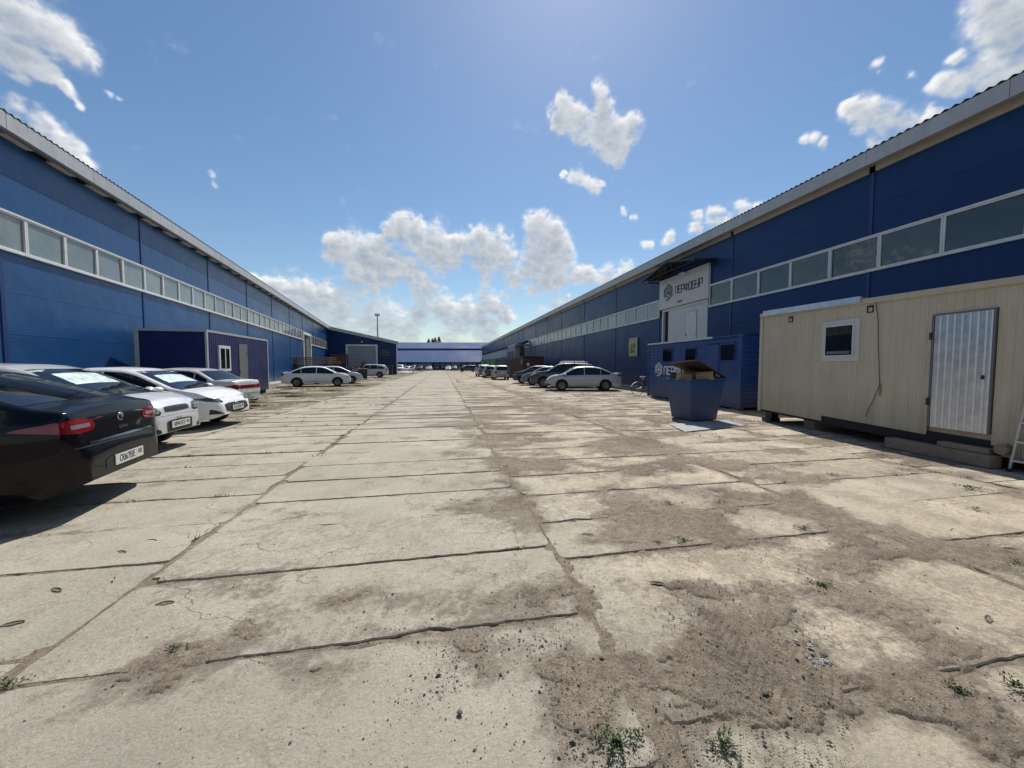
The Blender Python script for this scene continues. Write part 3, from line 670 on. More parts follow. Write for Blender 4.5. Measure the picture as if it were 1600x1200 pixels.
for i, (X, Y, rad, h, lab) in enumerate([(-8.3,17.2,.55,.28,'bushy weed clump beside the right end of the small blue cabin'),(-7.6,16.6,.5,.15,'low weed clump in front of the small blue cabin'),(-7.2,19.5,.9,.10,'broad weed patch on the left strip behind the old sedan'),
    (-8.4,21.8,1.1,.08,'flat weed patch between the small blue cabin and the white sedan'),(-6.6,23.6,.8,.07,'sparse weed patch left of the slab edge before the white sedan'),(-6.9,15.1,.5,.1,'weed patch by the rear bumper of the old sedan'),
    (-9.6,25.8,1.0,.1,'weed patch right in front of the white sedan on the left'),(-6.3,29,.9,.08,'weed patch at the front bumper of the white sedan on the left'),(-8.0,36,1.3,.1,'weed patch between the white sedan and the green wheelie bin')]):
    weed(i * 31, 5, rad, h, 900, lab, loc=(X, Y), dry=.35)
def joint_grass():
    b = MB(); r = random.Random(77)
    for k in range(420):
        ci = r.choice([2, 3, 4, 4, 7, 8, 9, 7]); e = rows(ci); y = r.choice([q for q in e if 2.5 < q < 34]) + r.gauss(0, .015); x = r.uniform(COLX[ci], COLX[ci + 1])
        if r.random() < .35: x = r.choice(COLX[2:10]) + r.gauss(0, .03); y = r.uniform(3, 34)
        if x < wall_x(y) + 1.3 or (x > 8 and y < 11): continue
        n = r.randint(4, 12)
        for i in range(n):
            a = r.random() * 6.283; l = r.uniform(.02, .06); px, py = x + r.gauss(0, .04), y + r.gauss(0, .015); dx, dy = l * .6 * math.cos(a), l * .6 * math.sin(a); wd = .004
            b.add([(px - wd, py, -.005), (px + wd, py, -.005), (px + dx, py + dy, l)], [(0, 1, 2)])
    o = b.obj('joint_grass', MT['leaf'], None, fix=False); tag(o, 'thin grass blades sprouting in the joints between the slabs', 'grass', kind='stuff')
joint_grass()
def stone(px, py, s, lab, m='stone'):
    x, y = gp(px, py); b = bmesh.new(); bmesh.ops.create_icosphere(b, subdivisions=2, radius=s)
    r = random.Random(px)
    for v in b.verts:
        v.co *= r.uniform(.8, 1.15); v.co.z *= .55; v.co.x *= 1.25
    me = bpy.data.meshes.new('stone'); b.to_mesh(me); b.free(); me.materials.append(MT[m])
    o = bpy.data.objects.new('stone', me); link(o); o.location = (x, y, s * .35 + .008); o.rotation_euler = (0, 0, r.random() * 3)
    tag(o, lab, 'stone', 'single stones lying on the slabs')
stone(1195, 1086, .014, 'dark flat stone on dirt at the lower right of the tyre tracks')
stone(1287, 1027, .016, 'round dark stone beside the white plaster crumbs')
stone(718, 1117, .011, 'dark stone on the rough slab at the bottom centre')
stone(940, 1031, .010, 'small brown stone in the sandy patch')
stone(1244, 1004, .012, 'pale broken chip left of the plaster crumbs', 'conc')
stone(1265, 1012, .013, 'grey chip among the rubble near the tyre tracks', 'conc')
# ------------------------------------------------------------------ warehouses
class Face:
    """local frame: x out of the wall towards the yard, s along the wall, z up"""
    def __init__(s, root, sg): s.root = root; s.sg = sg
    def bx(s, name, x0, x1, s0, s1, z0, z1, m, parent=None, **k):
        if s.sg < 0: x0, x1 = -x1, -x0
        return bx(name, x0, x1, s0, s1, z0, z1, MT[m] if isinstance(m, str) else m, s.root if parent is None else parent, **k)
    def P(s, x, y, z): return (s.sg * x, y, z)
def window_unit(F, s0, s1, z0, z1, glass, fm='white', x=.0, seed=0):
    w = s1 - s0; h = z1 - z0; b = MB(); t = .045
    b.box(-.03, .055, -w/2, w/2, -h/2, -h/2 + t); b.box(-.03, .055, -w/2, w/2, h/2 - t, h/2)
    b.box(-.029, .054, -w/2, -w/2 + t, -h/2 + t, h/2 - t); b.box(-.029, .054, w/2 - t, w/2, -h/2 + t, h/2 - t)
    key = ('win', round(w, 3), round(h, 3), fm)
    if key not in BOXC:
        me = b.mesh('window'); me.materials.append(MT[fm]); BOXC[key] = me
    o = shared('window', BOXC[key], F.root, F.P(x, (s0 + s1) / 2, (z0 + z1) / 2), (0, 0, 0 if F.sg > 0 else math.pi))
    key = ('pane', round(w, 3), round(h, 3), glass)
    if key not in BOXC:
        me = MB().box(.0, .012, -w/2 + t, w/2 - t, -h/2 + t, h/2 - t).mesh('pane'); me.materials.append(MT[glass]); BOXC[key] = me
    r = random.Random(seed)
    shared('pane', BOXC[key], o, (0, 0, 0), (r.uniform(-.004, .004), r.uniform(-.02, .02), r.uniform(-.02, .02)))
def corr_roof(F, s0, s1, ze, zr, xo, xr, name='roof', m='roof'):
    b = MB(); n = int((s1 - s0) / .04); vs = []
    for i in range(n + 1):
        s = s0 + (s1 - s0) * i / n; w = .026 * math.sin(2 * math.pi * s / .2)
        vs += [F.P(xo, s, ze + w + .03), F.P(xo - 1.5, s, ze + (zr - ze) * 1.5 / (xo - xr) + w + .03), F.P(xr, s, zr + w)]
    fs = []
    for i in range(n):
        for j in (0, 1): fs.append((i*3+j, i*3+j+1, i*3+3+j+1, i*3+3+j))
    b.add(vs, fs); o = b.obj(name, MT[m], F.root, fix=False)
    b = MB(); b.add([F.P(xr, s0, zr), F.P(xr, s1, zr), F.P(2 * xr - xo, s1, ze), F.P(2 * xr - xo, s0, ze)], [(0,1,2,3)]); b.obj('rear_roof', MT[m], F.root, fix=False)
def gable(F, s, z0, ze, zr, xr, m):
    F_ = MB(); F_.add([F.P(-.12, s, z0), F.P(2*xr+.1, s, z0), F.P(2*xr+.1, s, ze), F.P(xr, s, zr), F.P(-.12, s, ze)], [(0,1,2,3,4)]); F_.obj('gable_wall', MT[m], F.root, fix=False)
def skip(a, b, holes):
    for h0, h1 in holes:
        if a < h1 - .01 and b > h0 + .01: return True
    return False
# ---- left
e = empty('warehouse', (-10.03, 1.876, 0), R(7.785), label='long blue metal warehouse on the left side of the yard, with a white window band', cat='warehouse')
F = Face(e, 1)
WB, WT = 4.62, 5.60
seams = [10.39 - 12 + 6 * k for k in range(12)]; seams = [-7.61] + [s for s in seams if s > -3][:12]
seams = [-7.61 + 6 * k for k in range(13)]; seams[-1] = 66.4
F.bx('core_wall', -.5, -.10, -7.6, 66.4, 0, 7.55, 'dark')
F.bx('rear_wall', -24, -23.6, -7.6, 66.4, 0, 7.55, 'blue')
for a, b in zip(seams[:-1], seams[1:]):
    door = a > 46 and a < 47 or False
    zs = [.12, 1.24, 2.36, 3.48, WB - .02]
    segs = [(a, b)]
    if a < 46.4 < b: segs = [(a, 46.3), (50.95, b)]
    for (p, q) in segs:
        if q - p < .1: continue
        for z0, z1 in zip(zs[:-1], zs[1:]): F.bx('wall_panel', -.10, 0, p + .004, q - .004, z0 + .003, z1 - .003, 'blue')
    for z0, z1 in ((WT + .02, 6.62), (6.62, 7.62)): F.bx('wall_panel', -.10, 0, a + .004, b - .004, z0 + .003, z1 - .003, 'blue')
for s in seams[:-1] + [66.3]:
    if not (46.2 < s < 51): F.bx('joint_cover', .0, .025, s - .06, s + .06, .12, WB - .03, 'blue_trim')
    F.bx('joint_cover', .0, .025, s - .06, s + .06, WT + .07, 7.6, 'blue_trim')
k = 0; s = -6.145
while s < 46.2:
    window_unit(F, s + .004, min(s + 1.33, 46.28) - .004, WB, WT, 'glassL', seed=k); s += 1.33; k += 1
for a, b in zip(seams[:-1], seams[1:]):
    if a < 46:
        F.bx('window_ledge', .0, .09, a + .002, min(b, 46.3) - .002, WB - .055, WB, 'white'); F.bx('window_head', .0, .075, a + .002, min(b, 46.3) - .002, WT, WT + .05, 'white')
s = 51.1; k = 100
while s < 65:
    window_unit(F, s + .004, s + 1.29, 4.3, WT - .1, 'glass', seed=k); s += 1.3; k += 1
F.bx('window_ledge', .0, .09, 51.0, 65.5, 4.24, 4.3, 'white')
# tall doorway
F.bx('door_frame', -.1, .12, 46.32, 46.62, .1, WT, 'white'); F.bx('door_frame', -.1, .12, 50.63, 50.93, .1, WT, 'white'); F.bx('door_frame', -.1, .12, 46.62, 50.63, WT - .3, WT, 'white')
F.bx('door', -.10, -.06, 46.62, 48.5, .1, WT - .3, 'dark'); F.bx('door', -.09, -.02, 48.5, 50.63, .1, WT - .3, 'greydoor')  # first leaf is a near-black sheet standing in for the unlit interior
# eaves
corr_roof(F, -7.7, 66.6, 8.06, 10.6, .38, -11.8)
for i in range(25): F.bx('fascia_panel', .345, .365, -7.7 + 3 * i + .008, -7.7 + 3 * i + 2.992, 7.64, 8.06, 'fascia')
F.bx('soffit', .0, .344, -7.7, 66.4, 7.66, 7.69, 'black')
F.bx('gutter_edge', .22, .344, -7.7, 66.4, 7.59, 7.655, 'greydoor')
for i in range(49): F.bx('eave_bracket', .005, .2, -7.5 + 1.5 * i, -6.65 + 1.5 * i, 7.60, 7.655, 'trimbeige')
gable(F, -7.6, 0, 7.6, 10.5, -11.8, 'blue')
# ---- right
e = empty('warehouse', (13.56, 0, 0), 0, label='long blue metal warehouse on the right side of the yard, with the big white sign', cat='warehouse')
F = Face(e, -1)
WB, WT = 4.57, 5.62
sm = [-8.2, -2.2, 3.8, 9.77, 15.58, 21.56, 27.6, 34.26, 41.26, 47.3, 53.4, 61.96, 66.7, 70.8, 76.1, 82, 88, 94, 100, 106, 112, 118, 124, 130]
F.bx('core_wall', -.6, -.12, -8.2, 130, 0, 7.7, 'dark'); F.bx('rear_wall', -24, -23.6, -8.2, 130, 0, 7.6, 'blue_r')
GATE = (17.15, 21.2)
for a, b in zip(sm[:-1], sm[1:]):
    segs = [(a, b)]
    if a < 17 < b: segs = [(a, 17.13), (21.22, b)]
    if a == 9.77: segs = [(a, b)]
    for p, q in segs:
        if q - p < .05: continue
        for z0, z1 in zip([.12, 1.24, 2.36, 3.48], [1.24, 2.36, 3.48, WB - .02]): F.bx('wall_panel', -.10, 0, p + .004, q - .004, z0 + .003, z1 - .003, 'blue_r')
    for z0, z1 in ((WT + .02, 6.62), (6.62, 7.66)): F.bx('wall_panel', -.10, 0, a + .004, b - .004, z0 + .003, z1 - .003, 'blue_r')
    F.bx('eave_trim', .0, .06, a + .10, b - .10, 7.66, 7.86, 'trimbeige')
for s in sm[1:]:
    F.bx('joint_cover', .0, .025, s - .05, s + .05, .12, WB - .03, 'blue_trim'); F.bx('joint_cover', .0, .025, s - .05, s + .05, WT + .07, 7.66, 'blue_trim')
k = 200; s = 6.46 - 1.51 * 9
while s + 1.51 < 17.2:
    window_unit(F, s + .004, s + 1.506, WB, WT, 'glass', seed=k); s += 1.51; k += 1
s = 21.5
while s + 1.4 < 61.5:
    window_unit(F, s + .004, s + 1.506, WB, WT, 'glassL', seed=k); s += 1.51; k += 1
s = 66.8
while s < 76:
    window_unit(F, s + .004, s + 1.5, WB, WT, 'glassL', seed=k); s += 1.51; k += 1
F.bx('window_ledge', .0, .09, -7, 17.03, WB - .055, WB, 'white'); F.bx('window_head', .0, .075, -7, 17.03, WT, WT + .05, 'white')
F.bx('window_ledge', .0, .09, 21.5, 61.6, WB - .055, WB, 'white'); F.bx('window_head', .0, .075, 21.5, 61.6, WT, WT + .05, 'white')
F.bx('window_ledge', .0, .09, 66.7, 76.2, WB - .055, WB, 'white'); F.bx('window_head', .0, .075, 66.7, 76.2, WT, WT + .05, 'white')
F.bx('light_band', .0, .03, 78, 129, WB - 1.1, WT - .5, 'gate')
# gate, recessed, with a wicket door
F.bx('gate_reveal', -.34, .02, 17.15, 17.29, .1, 4.98, 'offwhite'); F.bx('gate_reveal', -.34, .02, 21.06, 21.2, .1, 4.98, 'offwhite'); F.bx('gate_lintel', -.34, .02, 17.29, 21.06, 4.84, 4.98, 'offwhite')
gt = F.bx('gate', -.10, -.02, 17.29, 20.6, .1, 4.84, 'offwhite'); F.bx('gate_edge', -.12, -.01, 20.6, 20.68, .1, 4.84, 'dark')
F.bx('wicket_door', -.02, .004, 18.02, 18.92, 2.3, 4.52, 'white', bevel=.004)
for p in ((18.0, 18.02), (18.92, 18.94)): F.bx('door_seam', -.02, .0, p[0], p[1], 2.3, 4.54, 'greydoor')
F.bx('door_seam', -.02, .0, 18.02, 18.92, 4.52, 4.54, 'greydoor'); F.bx('door_handle', .004, .03, 18.84, 18.87, 3.2, 3.34, 'black')
# sign board
F.bx('sign_board', .0, .12, 17.0, 21.36, 5.0, 6.78, 'offwhite')
GL = {'П': [[(0,0),(0,1),(1,1),(1,0)]], 'Е': [[(1,1),(0,1),(0,0),(1,0)], [(0,.5),(.85,.5)]], 'Р': [[(0,0),(0,1),(1,1),(1,.4),(0,.4)]],
      'Ф': [[(0,.2),(0,.82),(1.25,.82),(1.25,.2),(0,.2)], [(.625,0),(.625,1)]], 'О': [[(0,0),(0,1),(1,1),(1,0),(0,0)]],
      'Б': [[(1,1),(0,1),(0,0),(1,0),(1,.55),(0,.55)]], 'У': [[(0,1),(0,.42),(1,.42)], [(1,1),(1,.14),(.86,0),(.1,0)]]}
def strokes(polys, t, f, d0, d1):
    """polys in plane coords (u, v); f maps (d, u, v) to a point"""
    b = MB()
    for k, pl in enumerate(polys):
        for i, ((a0, a1), (b0, b1)) in enumerate(zip(pl[:-1], pl[1:])):
            dx, dy = b0 - a0, b1 - a1; L = math.hypot(dx, dy); dx /= L; dy /= L; nx, ny = -dy * t / 2, dx * t / 2; ex, ey = dx * t / 2, dy * t / 2
            e = (k * 7 + i) % 5 * .0004
            q = [(a0 - ex + nx, a1 - ey + ny), (a0 - ex - nx, a1 - ey - ny), (b0 + ex - nx, b1 + ey - ny), (b0 + ex + nx, b1 + ey + ny)]
            b.add([f(d0, *p) for p in q] + [f(d1 + e, *p) for p in q], [(0,1,2,3),(4,5,6,7),(0,1,5,4),(1,2,6,5),(2,3,7,6),(3,0,4,7)])
    return b
def word_polys(word, u0, v0, wch, h, gap, su=1):
    out = []; u = u0
    for ch in word:
        wd = wch * (1.2 if ch == 'Ф' else 1)
        for pl in GL[ch]: out.append([(u + su * a * wch, v0 + b * h) for a, b in pl])
        u += su * (wd + gap)
    return out, u
def hexlogo(cu, cv, r, su=1):
    def hx(rr, ids): return [(cu + su * rr * math.cos(R(90 + 60 * i)), cv + rr * math.sin(R(90 + 60 * i))) for i in ids]
    return [hx(r, [2, 1, 0]), hx(r * 1.0, [-.12, -1, -2]), hx(r, [2.6, 3, 4]), hx(r * .62, [2.5, 2, 1, .3]), hx(r * .62, [5.8, 5, 4, 3]), hx(r * .26, [0, 2, 4, 0])]
f = lambda d, u, v: (-d, u, v)
W, _ = word_polys('ПЕРФОБУР', 19.75, 5.72, .215, .40, .075, -1)
strokes(W, .055, f, .118, .135).obj('lettering', MT['sink'], F.root)
strokes(hexlogo(20.45, 5.92, .44, -1), .085, f, .118, .135).obj('logo', MT['sink'], F.root)
F.bx('small_lamp', .12, .2, 19.1, 19.5, 5.2, 5.24, 'black')
# peaked canopy over the sign
S0, S1, SM, PW = 16.6, 21.55, 19.05, 1.25
b = MB()
for (a, za), (c, zc) in (((S0, 6.78), (SM, 7.3)), ((SM, 7.3), (S1, 6.78))):
    b.add([F.P(.0, a, za + .1), F.P(PW, a, za), F.P(PW, c, zc), F.P(.0, c, zc + .1), F.P(.0, a, za + .14), F.P(PW, a, za + .04), F.P(PW, c, zc + .04), F.P(.0, c, zc + .14)], [(0,1,2,3),(4,5,6,7),(0,1,5,4),(1,2,6,5),(2,3,7,6),(3,0,4,7)])
b.obj('canopy_roof', MT['signdark'], F.root)
b = MB()
for d in (.06, .42, .8, PW):
    b.tube(F.P(d, S0, 6.75), F.P(d, SM, 7.27), .022, 5); b.tube(F.P(d, SM, 7.27), F.P(d, S1, 6.75), .022, 5); b.tube(F.P(d, S0, 6.70), F.P(d, S1, 6.70), .02, 5)
for i in range(9):
    s = S0 + (S1 - S0) * i / 8; z = 6.75 + .52 * (1 - abs(s - SM) / (SM - S0)); b.tube(F.P(.06, s, z), F.P(PW, s, z - .01), .018, 5); b.tube(F.P(PW, s, 6.7), F.P(PW, s, z), .014, 4)
b.tube(F.P(PW, S0, 6.70), F.P(0, S0, 6.70), .02, 5); b.tube(F.P(PW, S1, 6.70), F.P(0, S1, 6.70), .02, 5)
b.obj('canopy_frame', MT['black'], F.root)
F.bx('flood_lamp', .2, .45, 18.6, 19.0, 6.62, 6.68, 'white', rot=(0, R(15), 0))
# eaves
corr_roof(F, -8.3, 130.2, 8.24, 10.8, .42, -11.8)
for i in range(46): F.bx('fascia_panel', .385, .405, -8.3 + 3 * i + .006, -8.3 + 3 * i + 2.994, 7.80, 8.23, 'fascia')
F.bx('soffit', .0, .384, -8.3, 130, 7.87, 7.9, 'trimbeige')
gable(F, -8.2, 0, 7.7, 10.7, -11.8, 'blue_r'); gable(F, 130, 0, 7.7, 10.7, -11.8, 'blue_r')
# poster
po = empty('poster', (13.50, 24.65, 2.85), label='yellow and green poster on the right warehouse wall', cat='poster')
bx('poster_board', -.02, .02, -.6, .6, -.66, .66, MT['trimbeige'], po); bx('poster_print', -.032, -.022, -.58, .58, -.56, .48, MT['poster'], po)
for i, (y, z, w_, h_) in enumerate([(-.2, .1, .3, .35), (.15, .0, .25, .5), (-.05, -.3, .5, .18), (.3, -.32, .2, .2)]): bx('poster_picture', -.0335 - i * .001, -.033 + .001, y - w_/2, y + w_/2, z - h_/2, z + h_/2, MT['gdark'], po)
# duct and pipe on the far right wall
du = empty('exhaust_duct', (13.5, 58.5, 0), label='dark vertical exhaust pipe with elbow on the far right wall', cat='duct')
b = MB(); b.tube((-.7, 0, .1), (-.7, 0, 5.2), .16, 10); b.tube((-.7, 0, 5.2), (.1, 0, 5.5), .2, 10); b.obj('pipe', MT['black'], du); b = MB(); b.box(-.9, .05, -2.6, -1.2, 4.6, 4.8); b.obj('bracket_shelf', MT['greydoor'], du)
pw = empty('door_porch', (13.5, 63.5, 0), label='small grey porch roof over a dark door on the far right wall', cat='porch')
bx('porch_roof', -1.2, 0, -1.4, 1.4, 5.0, 5.3, MT['gate'], pw); bx('side_wall', -1.0, 0, .6, 1.2, 0, 5.0, MT['trimbeige'], pw); bx('doorway', -.10, .0, -.8, .5, .1, 3.9, MT['dark'], pw)
# ---- annex
AX0, AX1, AY = -20.0, -7.85, 66.6
e = empty('annex', (0, 0, 0), label='low blue annex with a grey shutter door, at the end of the left warehouse', cat='building')
def az_(x): return 5.62 + (x - AX1) * (8.02 - 5.62) / (-19.0 - AX1)
b = MB(); D0, D1, DZ = -15.75, -11.25, 4.85
b.add([(AX0,AY,0),(D0,AY,0),(D0,AY,az_(D0)),(AX0,AY,az_(AX0))], [(0,1,2,3)]); b.add([(D1,AY,0),(AX1,AY,0),(AX1,AY,az_(AX1)),(D1,AY,az_(D1))], [(0,1,2,3)]); b.add([(D0,AY,DZ),(D1,AY,DZ),(D1,AY,az_(D1)),(D0,AY,az_(D0))], [(0,1,2,3)])
b.obj('front_wall', MT['blue_r'], e, fix=False)
b = MB(); b.add([(AX1, AY + .01, 0), (AX1 - 3, AY + 20, 0), (AX1 - 3, AY + 20, 5.4), (AX1, AY + .01, 5.5)], [(0,1,2,3)]); b.obj('side_wall', MT['blue_r'], e)
b = MB(); b.add([(AX0,AY-.4,az_(AX0)+.0),(AX1+.35,AY-.4,az_(AX1+.35)),(AX1+.35-3,AY+20,az_(AX1+.35)),(AX0,AY+20,az_(AX0)),(AX0,AY-.4,az_(AX0)+.12),(AX1+.35,AY-.4,az_(AX1+.35)+.12),(AX1+.35-3,AY+20,az_(AX1+.35)+.12),(AX0,AY+20,az_(AX0)+.12)], [(0,1,2,3),(4,5,6,7),(0,1,5,4),(1,2,6,5),(2,3,7,6),(3,0,4,7)]); b.obj('roof', MT['roof'], e)
b = MB(); b.add([(AX0,AY-.43,az_(AX0)-.38),(AX1+.4,AY-.43,az_(AX1+.4)-.38),(AX1+.4,AY-.43,az_(AX1+.4)+.16),(AX0,AY-.43,az_(AX0)+.16),(AX0,AY-.405,az_(AX0)-.38),(AX1+.4,AY-.405,az_(AX1+.4)-.38),(AX1+.4,AY-.405,az_(AX1+.4)+.16),(AX0,AY-.405,az_(AX0)+.16)], [(0,1,2,3),(4,5,6,7),(0,1,5,4),(1,2,6,5),(2,3,7,6),(3,0,4,7)]); b.obj('fascia_board', MT['fascia'], e)
bx('corner_trim', AX1 - .02, AX1 + .12, AY - .06, AY + .1, 0, 5.3, MT['white'], e)
sh = bx('shutter_door', D0, D1, AY + .15, AY + .2, 0, DZ, MT['gate'], e)
for x0, x1, z0, z1 in ((D0 - .3, D0, 0, DZ + .3), (D1, D1 + .3, 0, DZ + .3), (D0, D1, DZ, DZ + .3)): bx('door_frame', x0, x1, AY - .08, AY + .2, z0, z1, MT['white'], e)
sg = bx('sign_board', -10.75, -8.95, AY - .07, AY - .005, 3.15, 4.3, MT['signdark'], e)
for x0, x1, z in ((-10.3, -9.4, 4.05), (-10.6, -9.1, 3.8), (-10.55, -9.9, 3.4), (-9.8, -9.2, 3.35)): bx('sign_print', x0, x1, AY - .085, AY - .071, z, z + .09, MT['greydoor'], e)
bx('wall_lamp', -13.55, -13.35, AY - .2, AY - .01, 5.5, 5.7, MT['white'], e)
# ---- far building across the end of the yard
cx, cy = 2.2 * 1, 0
fb = empty('far_building', (128 * math.sin(YAW) - 24 * math.cos(YAW) * 1, 128 * math.cos(YAW) + 24 * math.sin(YAW), 0), -YAW, label='long low building with pale blue roofs closing the far end of the yard', cat='building')
bx('wall', -34, 32, .5, 20, 0, 3.2, MT['blue_r'], fb)
b = MB(); b.add([(-34,-.4,2.85),(32,-.4,2.85),(32,11,7.62),(-34,11,7.62),(-34,-.4,2.7),(32,-.4,2.7),(32,11,7.4),(-34,11,7.4)], [(0,1,2,3),(4,5,6,7),(0,1,5,4),(1,2,6,5),(2,3,7,6),(3,0,4,7)]); b.obj('lower_roof', MT['periw'], fb)
bx('clerestory_wall', -34, 32, 11.1, 12, 6.5, 8.0, MT['blue_trim'], fb)
b = MB(); b.add([(-34,10.7,8.05),(32,10.7,8.05),(32,22,11.0),(-34,22,11.0),(-34,10.7,7.95),(32,10.7,7.95),(32,22,10.8),(-34,22,10.8)], [(0,1,2,3),(4,5,6,7),(0,1,5,4),(1,2,6,5),(2,3,7,6),(3,0,4,7)]); b.obj('upper_roof', MT['periw'], fb)
b = MB(); b.add([(-34,22,11.0),(32,22,11.0),(32,34,8),(-34,34,8)], [(0,1,2,3)]); b.obj('rear_roof', MT['periw'], fb)
for px in (632, 649, 656, 672, 682, 692, 700, 708, 717, 724, 735, 742):
    X = (px - 800) / 577 * 128 + 24
    wd = bx('window', X - .5, X + .5, .42, .49, .9, 2.2, MT['white'], fb); bx('pane', -.40, .40, -.06, -.036, -.55, .55, MT['glass'], wd)
for px in (663, 713):
    X = (px - 800) / 577 * 128 + 24; bx('door', X - 1.4, X + 1.4, .40, .49, 0, 2.6, MT['greydoor'], fb)
# ---- mast
mm = empty('floodlight_mast', (-18.9, 115.4, 0), label='slim floodlight mast rising behind the annex roof', cat='mast')
b = MB(); b.tube((0,0,0), (0,0,16.5), .32, 8, .16); b.obj('pole', MT['fascia'], mm)
for a in range(4):
    b = MB(); x, y = .55 * math.cos(a * 1.57 + .5), .55 * math.sin(a * 1.57 + .5); b.box(x - .16, x + .16, y - .14, y + .14, 16.2, 16.9); b.tube((0, 0, 16.3), (x, y, 16.4), .06, 5); b.obj('floodlight', MT['fascia'], mm)
# ---- spruces beyond the far building
def spruce(px, Z, h, lab, seed):
    x = (px - 800) / 577 * Z; X, Y = x * math.cos(YAW) + Z * math.sin(YAW), -x * math.sin(YAW) + Z * math.cos(YAW)
    r = random.Random(seed); t = empty('spruce_tree', (X, Y, 0), label=lab, cat='tree', group='spruces beyond the far building')
    b = MB(); b.tube((0,0,0), (0,0,h*.97), .28, 6, .03); b.obj('trunk', MT['bark'], t)
    b = MB()
    for i in range(900):
        q = r.random() ** .8; z = h * (.12 + .88 * q); rad = (1 - q) * h * .42 * r.uniform(.4, 1.1) + .30; a = r.random() * 6.283
        ex, ey = rad * math.cos(a), rad * math.sin(a); wd = .32 + .25 * (1 - q); dz = -rad * .35
        b.add([(ex*.15, ey*.15, z), (ex - math.sin(a)*wd*.6, ey + math.cos(a)*wd*.6, z+dz*.8), (ex*1.15, ey*1.15, z+dz*1.15), (ex + math.sin(a)*wd*.6, ey - math.cos(a)*wd*.6, z+dz*.8-.1)], [(0,1,2,3)])
    b.obj('crown', MT['needles'], t, fix=False)
spruce(670.5, 190, 15.6, 'leftmost of four dark spruces above the far roof, standing apart', 1)
spruce(676.5, 192, 16.0, 'second dark spruce from the left above the far roof', 2)
spruce(680.5, 195, 16.6, 'third dark spruce from the left above the far roof', 3)
spruce(686.5, 190, 16.6, 'rightmost and widest dark spruce above the far roof', 4)
# ------------------------------------------------------------------ cars
def interp(P, x):
    if x <= P[0][0]: return P[0][1]
    for (a, b), (c, d) in zip(P[:-1], P[1:]):
        if x <= c: return b + (d - b) * (x - a) / (c - a)
    return P[-1][1]
def smooth_profile(P, rad=.07):
    def f(x):
        s = w = 0; r_ = rad if abs(x) < abs(P[0][0]) - .22 else .014
        for k in (-2, -1, 0, 1, 2):
            q = x + k * r_ / 2; wt = (1, 2, 3, 2, 1)[k + 2]; s += wt * interp(P, q); w += wt
        return s / w
    return f
# profiles run rear to front: x, height of the top line; car length given by the end points
PROF = {
 'sedan': dict(L=4.54, W=1.76, top=[(-2.27,.62),(-2.24,.93),(-2.12,1.03),(-1.70,1.08),(-1.02,1.38),(-.60,1.455),(-.1,1.475),(.35,1.45),(.62,1.38),(1.32,1.02),(1.85,.90),(2.10,.78),(2.22,.64),(2.27,.50)], belt=[(-2.2,.95),(0,.94),(2.2,.86)], wf=1.36, wr=-1.26, wrad=.32, sill=.20),
 'liftback': dict(L=4.84, W=1.82, top=[(-2.42,.55),(-2.415,.635),(-2.395,.672),(-2.385,.70),(-2.345,.985),(-2.31,1.055),(-2.25,1.075),(-2.12,1.10),(-1.25,1.41),(-.70,1.475),(0,1.485),(.4,1.44),(.66,1.37),(1.36,1.03),(1.95,.92),(2.22,.80),(2.36,.64),(2.42,.50)], belt=[(-2.3,1.0),(-1.2,.99),(0,.97),(2.3,.88)], wf=1.42, wr=-1.34, wrad=.33, sill=.20),
 'hatch': dict(L=4.04, W=1.735, top=[(-2.02,.62),(-1.98,1.0),(-1.86,1.22),(-1.62,1.42),(-1.2,1.49),(-.5,1.52),(.1,1.50),(.4,1.43),(1.08,1.08),(1.55,.98),(1.84,.88),(1.97,.76),(2.02,.55)], belt=[(-2,1.0),(0,.97),(2,.90)], wf=1.22, wr=-1.28, wrad=.31, sill=.20),
 'sporty': dict(L=4.56, W=1.78, top=[(-2.28,.62),(-2.24,.96),(-2.12,1.04),(-1.82,1.08),(-1.0,1.37),(-.5,1.44),(-.05,1.45),(.35,1.42),(.6,1.35),(1.30,1.00),(1.85,.87),(2.12,.74),(2.24,.60),(2.28,.45)], belt=[(-2.2,.97),(0,.93),(2.2,.83)], wf=1.40, wr=-1.28, wrad=.32, sill=.18),
 'boxy': dict(L=4.26, W=1.68, top=[(-2.13,.62),(-2.11,.95),(-2.05,1.015),(-1.50,1.04),(-.98,1.33),(-.70,1.39),(-.1,1.42),(.25,1.40),(.48,1.34),(1.12,.98),(1.75,.88),(2.03,.78),(2.10,.62),(2.13,.48)], belt=[(-2.1,.93),(0,.90),(2.1,.82)], wf=1.22, wr=-1.20, wrad=.29, sill=.20),
 'suv': dict(L=4.66, W=1.88, top=[(-2.33,.72),(-2.30,1.10),(-2.20,1.32),(-1.95,1.58),(-1.6,1.66),(-.6,1.70),(.1,1.69),(.42,1.61),(1.05,1.20),(1.75,1.09),(2.12,.98),(2.28,.82),(2.33,.60)], belt=[(-2.3,1.12),(0,1.08),(2.3,1.02)], wf=1.40, wr=-1.34, wrad=.36, sill=.28),
 'tall': dict(L=4.1, W=1.73, top=[(-2.05,.66),(-2.02,1.05),(-1.93,1.35),(-1.78,1.50),(-1.4,1.55),(-.5,1.57),(.2,1.54),(.5,1.46),(1.12,1.10),(1.6,1.0),(1.88,.88),(2.0,.74),(2.05,.55)], belt=[(-2,1.0),(0,.98),(2,.92)], wf=1.25, wr=-1.25, wrad=.31, sill=.2),
}
BODYC = {}
